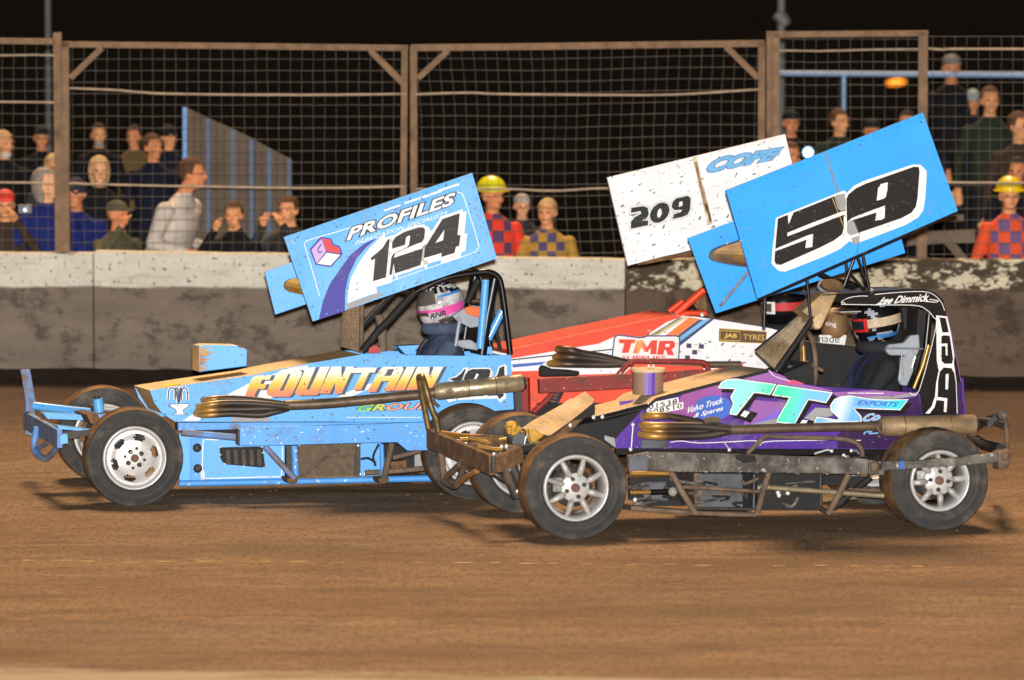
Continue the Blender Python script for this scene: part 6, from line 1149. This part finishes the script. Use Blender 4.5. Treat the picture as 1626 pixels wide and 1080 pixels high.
def checker(name, a, b, sc):
    m = mat(name, a, rough=.8, vary=0); N = m.node_tree.nodes; Lk = m.node_tree.links.new; tc = N.new('ShaderNodeTexCoord'); s = N.new('ShaderNodeSeparateXYZ'); Lk(tc.outputs['Object'], s.inputs[0]); cb = N.new('ShaderNodeCombineXYZ'); Lk(s.outputs[0], cb.inputs[0]); Lk(s.outputs[2], cb.inputs[1]); ck = N.new('ShaderNodeTexChecker'); ck.inputs['Scale'].default_value = sc; ck.inputs[1].default_value = (*lin(a), 1); ck.inputs[2].default_value = (*lin(b), 1); Lk(cb.outputs[0], ck.inputs[0])
    lt = N.new('ShaderNodeMath'); lt.operation = 'ABSOLUTE'; Lk(s.outputs[0], lt.inputs[0]); g = N.new('ShaderNodeMath'); g.operation = 'LESS_THAN'; g.inputs[1].default_value = .15; Lk(lt.outputs[0], g.inputs[0]); x = N.new('ShaderNodeMix'); x.data_type = 'RGBA'; Lk(g.outputs[0], x.inputs[0]); x.inputs[6].default_value = (*lin(a), 1); Lk(ck.outputs[0], x.inputs[7]); Lk(x.outputs[2], N['Principled BSDF'].inputs['Base Color']); return m
REDCK = checker('red_checked_overall', (236, 58, 30), (92, 56, 96), 11); TANCK = checker('tan_checked_overall', (190, 142, 50), (84, 72, 110), 13); ORCK = checker('orange_checked_overall', (236, 84, 38), (116, 84, 130), 11)
YHAT = mat('yellow_hard_hat', (236, 222, 24), rough=.35, vary=.06); YHAT2 = mat('golden_hard_hat', (244, 206, 24), rough=.35, vary=.06); WHCAP = cmat('pale_cap', (170, 160, 150)); BKCAP = cmat('black_cap', (26, 26, 28)); GRCAP = cmat('grey_cap', (120, 118, 116)); BLCAP = cmat('blue_cap', (40, 50, 110))
H = HAIRS
person(6, 208, 2, 'look', 'bearded man in black at the frame edge, left of the dark figure', K['black'], 'hair', H['fair_hair'], 0, beard=H['white_hair'])
person(66, 212, 3, 'stand', 'dim figure in a dark cap between the bearded man and the first post', K['black'], 'cap', BKCAP, 1)
o = person(87, 244, 1, 'rail', 'person in a grey coat half hidden by the first timber post', K['dgrey'], 'hair', H['fair_hair'], 0, yoff=.3)
person(74, 268, 0, 'look', 'grey-haired person in a blue top holding a camera up', K['blue'], 'long', H['grey_hair'], 2, rz=.3)
camera_prop(40, 332, 54.75, 'black compact camera held up in front of the grey-haired person')
person(8, 303, 0, 'photo', 'person in a red cap with hands raised to a camera', K['brown'], 'cap', mat('red_cap', (214, 50, 36), rough=.7), 0)
person(157, 196, 3, 'stand', 'man with glasses and a short grey beard in the back row', K['black'], 'hair', H['dark_hair'], 0, beard=H['grey_hair']); o = NP
person(158, 249, 1, 'stand', 'person with fair hair in a black jacket below the man with glasses', K['black'], 'long', H['fair_hair'], 2)
person(213, 236, 3, 'watch', 'dim far spectator in a mustard jacket beside the two in navy', K['tan'], 'hair', H['dark_hair'], 1, yoff=.2)
person(243, 213, 2, 'look', 'taller spectator in navy near the top of the boarded screen', K['navy'], 'hair', H['brown_hair'], 1)
person(268, 219, 3, 'look', 'spectator in a dark woolly hat just left of the blue post', K['navy'], 'wool', BKCAP, 0, yoff=.1)
person(256, 250, 0, 'profile', 'big man in a light grey sweatshirt facing sideways by the blue post', K['grey'], 'hair', H['brown_hair'], 1, yoff=.35, rz=1.15)
person(120, 285, 0, 'watch', 'person in a bright blue jacket right of the first timber post', K['blue'], 'wool', cmat('dark_wool', (50, 48, 60)), 1, yoff=.3)
person(186, 320, 0, 'phone', 'spectator in an olive jacket and cap raising a hand to the face', K['olive'], 'cap', cmat('olive_cap', (92, 84, 66)), 1, yoff=-.15, rz=.55)
person(372, 320, 0, 'photo', 'man in black photographing from in front of the boarded screen', K['black'], 'hair', H['brown_hair'], 0, yoff=-.1, rz=-.25)
person(460, 312, 0, 'photo', 'man in a dark jacket taking a picture just left of the 124 wing', K['dgrey'], 'hair', H['brown_hair'], 0, yoff=-.1, rz=-.6)
MG = 'track marshals at the barrier'
person(782, 288, 0, 'look', 'marshal in a lemon yellow hard hat and red checked overalls beside the 124 wing', REDCK, 'helmet', YHAT, 1, group=MG)
person(829, 320, 1, 'stand', 'older man in a pale cap between the red and tan overalls', K['dgrey'], 'cap', WHCAP, 2, yoff=-.3, group=MG)
person(869, 316, 0, 'watch', 'bareheaded marshal in tan checked overalls', TANCK, 'hair', H['fair_hair'], 0, group=MG)
person(1603, 288, 0, 'stand', 'marshal in a golden hard hat and orange checked overalls near the frame edge', ORCK, 'helmet', YHAT2, 0, group=MG)
person(1511, 88, 4, 'stand', 'tallest spectator in a grey cap and black coat against the rail', K['black'], 'cap', GRCAP, 1)
person(1572, 138, 3, 'stand', 'man in a dark green coat with a pale collar', K['dgreen'], 'hair', H['brown_hair'], 0)
person(1619, 178, 2, 'look', 'spectator in brown at the frame edge, upper of two', K['brown'], 'hair', H['brown_hair'], 0)
person(1616, 250, 1, 'watch', 'short-haired spectator above the golden hard hat', K['black'], 'hair', H['dark_hair'], 1)
person(1545, 148, 4, 'stand', 'far figure in a pale woolly hat behind the green coat', K['navy'], 'wool', cmat('pale_wool', (150, 160, 160)), 1)
person(1256, 176, 3, 'stand', 'spectator in a dark cap beside the heavy double post', K['black'], 'cap', BKCAP, 1, yoff=-.2)
person(1333, 174, 3, 'look', 'tall bareheaded spectator under the hand rail upright', K['dgreen'], 'hair', H['brown_hair'], 0, yoff=-.2)
person(1385, 190, 3, 'stand', 'spectator in a black cap half hidden by the blue 59 wing', K['black'], 'cap', BKCAP, 1)
person(1440, 176, 3, 'watch', 'spectator in brown left of the last timber post', K['brown'], 'hair', H['dark_hair'], 1)
mv, _, _ = person(1255, 226, 1, 'phone', 'marshal in a yellow vest holding the bright white light', cmat('yellow_vest', (180, 190, 30)), 'hair', H['brown_hair'], 1, group=MG)
pp = at_depth(1283, 242, 56.1); mb = MB(); mb.tube([(0, 0, 0), (0, .12, -.01)], .022, mat('torch_body', (40, 40, 44)), 12); tor = mb.build('torch'); tor.location = pp; tag(tor, 'bright white lit torch between the white and blue wings', 'torch'); MB().ball((0, -.012, 0), (.022, .016, .022), mat('torch_glow', (235, 248, 255), emit=30, vary=0), 16, 10).build('bulb', tor); MB().lathe([(.024, -.006), (.046, -.022), (.048, -.02), (.026, 0)], (0, 0, 0), mat('torch_flare_glow', (140, 190, 225), emit=.9, vary=0), 24, closed=True).build('flare_ring', tor)  # emissive ring imitates the soft flare of light round the bulb

BELT = mat('harness_webbing', (36, 60, 130), rough=.8, vary=.2, vscale=30)
# drivers, strapped in under the cages
def driver(car, head_px, w, label, suit, helm_fn, hs=1.0, turn=0.0):
    me, hc, M = SEATED['a']; h = car.S(*head_px, w); o = bpy.data.objects.new('person', me); COL.objects.link(o)
    wp = car.W(h); s = 1.0; o.rotation_euler = (0, 0, car.yaw - R(90)); Rz = Matrix.Rotation(car.yaw - R(90), 3, 'Z'); o.location = wp - Rz @ (hc * s); tag(o, label, 'person', 'drivers at the wheel')
    for i, m in enumerate((suit, suit, SKIN[1], SHOE, EYE, LIP)): o.material_slots[i].link = 'OBJECT'; o.material_slots[i].material = m
    helm_fn(o, hc)
    MB().tube([hc + Vector((.098 * math.cos(t), .02 + .105 * math.sin(t), -.135)) for t in [k * math.pi / 12 for k in range(24)]], .042, suit, 10, closed=True).build('neck_roll', o)
    for sx in (-1, 1):
        mb = MB(); P = curve([hc + Vector(q) for q in ((sx * .07, .12, -.21), (sx * .085, .02, -.165), (sx * .085, -.10, -.24), (sx * .07, -.165, -.40), (sx * .05, -.18, -.55))], 5)
        mb.add([p + Vector((e * .026, 0, .004)) for p in P for e in (-1, 1)], [[2 * i, 2 * i + 1, 2 * i + 3, 2 * i + 2] for i in range(len(P) - 1)], BELT, True); mb.build('harness_strap', o)
    return o
# helmet: local -y is forward
def helmet(o, c, shell, gog, strap, peak=None, tilt=0.0, strap_lo=-.034, pattern=None):
    TM = Matrix.Translation(c) @ Matrix.Rotation(tilt, 4, 'X') @ Matrix.Translation(-c)
    def shp(p, d):
        k = 1.0
        if d.y < -.2 and d.z < -.15: k += .16 * min(1, (-d.y - .2) * 1.6) * min(1, (-d.z - .15) * 2.2)
        q = p * k; q.z = max(q.z, -.128); return q
    mb = MB(); mb.ball(c + Vector((0, .015, .02)), (.135, .160, .150), shell, 40, 28, shp, pattern and (lambda q: pattern(q) or shell) or None); h = mb.build('helmet', o, merge=True); h.data.transform(TM)
    mb = MB()
    def band(y0, y1, zlo, zhi, mt, rr=1.02, n=22):
        vs, fs = [], []
        for i in range(n + 1):
            a = y0 + (y1 - y0) * i / n
            for zz in (zlo(a), zhi(a)): kz = math.sqrt(max(.05, 1 - (zz / .150) ** 2)); vs.append(c + Vector((.135 * kz * rr * math.sin(a), .015 - .160 * kz * rr * math.cos(a), .02 + zz)))
        for i in range(n): fs.append([2 * i, 2 * i + 2, 2 * i + 3, 2 * i + 1])
        mb.add(vs, fs, mt, True)
    band(-.95, .95, lambda a: strap_lo - .018, lambda a: strap_lo + .068, gog[0], 1.07); band(-.8, .8, lambda a: strap_lo - .001, lambda a: strap_lo + .054, gog[1], 1.09)
    for sg in (-1, 1): band(sg * .9, sg * 2.6, lambda a: strap_lo + .004 * abs(a), lambda a: strap_lo + .054 + .006 * abs(a), strap, 1.03)
    mb.build('goggles', o).data.transform(TM)
    if peak: mb = MB(); mb.add([c + Vector(p) for p in ((-.10, -.11, .10), (.10, -.11, .10), (.085, -.24, .115), (-.085, -.24, .115), (-.10, -.11, .108), (.10, -.11, .108), (.085, -.24, .122), (-.085, -.24, .122))], [[0, 1, 2, 3], [7, 6, 5, 4], [0, 4, 5, 1], [1, 5, 6, 2], [2, 6, 7, 3], [3, 7, 4, 0]], peak); mb.build('helmet_peak', o).data.transform(TM)
    return h
HSH = mat('white_helmet', (206, 204, 204), rough=.3, vary=.12, vscale=30, dirt=.42, dirtcol=lin((96, 88, 80)), dscale=12, coat=.3); PNK = mat('pink_strap', (236, 84, 170), rough=.6, vary=.15, vscale=30); DVIS = mat('dusty_visor', (92, 80, 70), rough=.3, vary=.3, vscale=14)
NVY = mat('helmet_navy', (24, 28, 60), rough=.3); HBLU = mat('helmet_blue', (60, 130, 200), rough=.3); BLKH = mat('helmet_black', (16, 16, 18), rough=.25, coat=.4); DUSTH = mat('helmet_dust', (84, 78, 74), rough=.8, vary=.3, vscale=20)
def pat124(q):
    if q.y < -.04 and q.z > .02 and q.z < .10: return DUSTH
    if q.z > .085 and q.y < .05: return BLKH if (int(math.floor(q.y * 42)) + int(math.floor(q.z * 60)) + int(math.floor(q.x * 42))) % 2 else HSH
    if q.z > .105 or (.07 < q.z and q.y > .05): return NVY if (q.z * 1.0 + q.y * .25) % .045 < .018 else HSH
    if .045 < q.z < .062 and q.y > -.02: return HBLU
    if q.z < -.09 and q.y > -.05: return DUSTH
def h124(o, hc):
    helmet(o, hc + Vector((0, 0, .01)), HSH, (PNK, DVIS), PNK, None, .24, -.080, pattern=pat124)
dA = driver(A, z('I', [(850, 372)])[0], .88, 'driver in a white helmet with checks and a pink goggle strap in the 124 car', SUITB, h124)
def h59(o, hc):
    helmet(o, hc + Vector((0, 0, .01)), BLKH, (mat('red_goggle', (190, 40, 34), rough=.4), mat('goggle_lens', (40, 44, 56), rough=.08, metal=.3)), mat('beige_strap', (186, 166, 140), rough=.7, vary=.2, vscale=30), CHROME, .13, pattern=lambda q: HBLU if (-.10 < q.z < -.085 and q.y > -.1) else (mat('silver_scroll', (150, 154, 166), rough=.3) if noise.noise(q * 22) > .32 else None))
dB = driver(B, J([(855, 435)])[0], .90, 'driver in a black helmet with red goggles and a beige strap in the purple car', SUIT, h59)
def h209(o, hc):
    helmet(o, hc + Vector((0, 0, .01)), BLKH, (WHITE, DVIS), mat('red_strap', (190, 40, 36), rough=.6), WHITE)
dC = driver(Cc, (1243, 492), .9, 'driver in a black helmet behind the wing struts in the white and red car', SUIT, h209)
# printed name on the pink strap
fr = Frame(A.O, A.yaw)
hp = A.S(*z('I', [(850, 372)])[0], .88); d = Print(fr, hp.y - .152); d.text('RNR', z('I', [(775, 470), (915, 435), (905, 390), (770, 425)]), NVY, 0, .04, .2); nm = d.build('strap_lettering'); nm.parent = dA; nm.matrix_parent_inverse = Matrix.Identity(4)
Rz = Matrix.Rotation(dA.rotation_euler.z, 4, 'Z'); Mw = Matrix.Translation(fr.O) @ Matrix.Rotation(fr.yaw, 4, 'Z'); nm.data.transform((Matrix.Translation(dA.location) @ Rz).inverted() @ Mw)
print('OBJECTS', len(bpy.data.objects), 'TRIS', sum(len(o.data.polygons) * 2 for o in bpy.data.objects if o.type == 'MESH'))
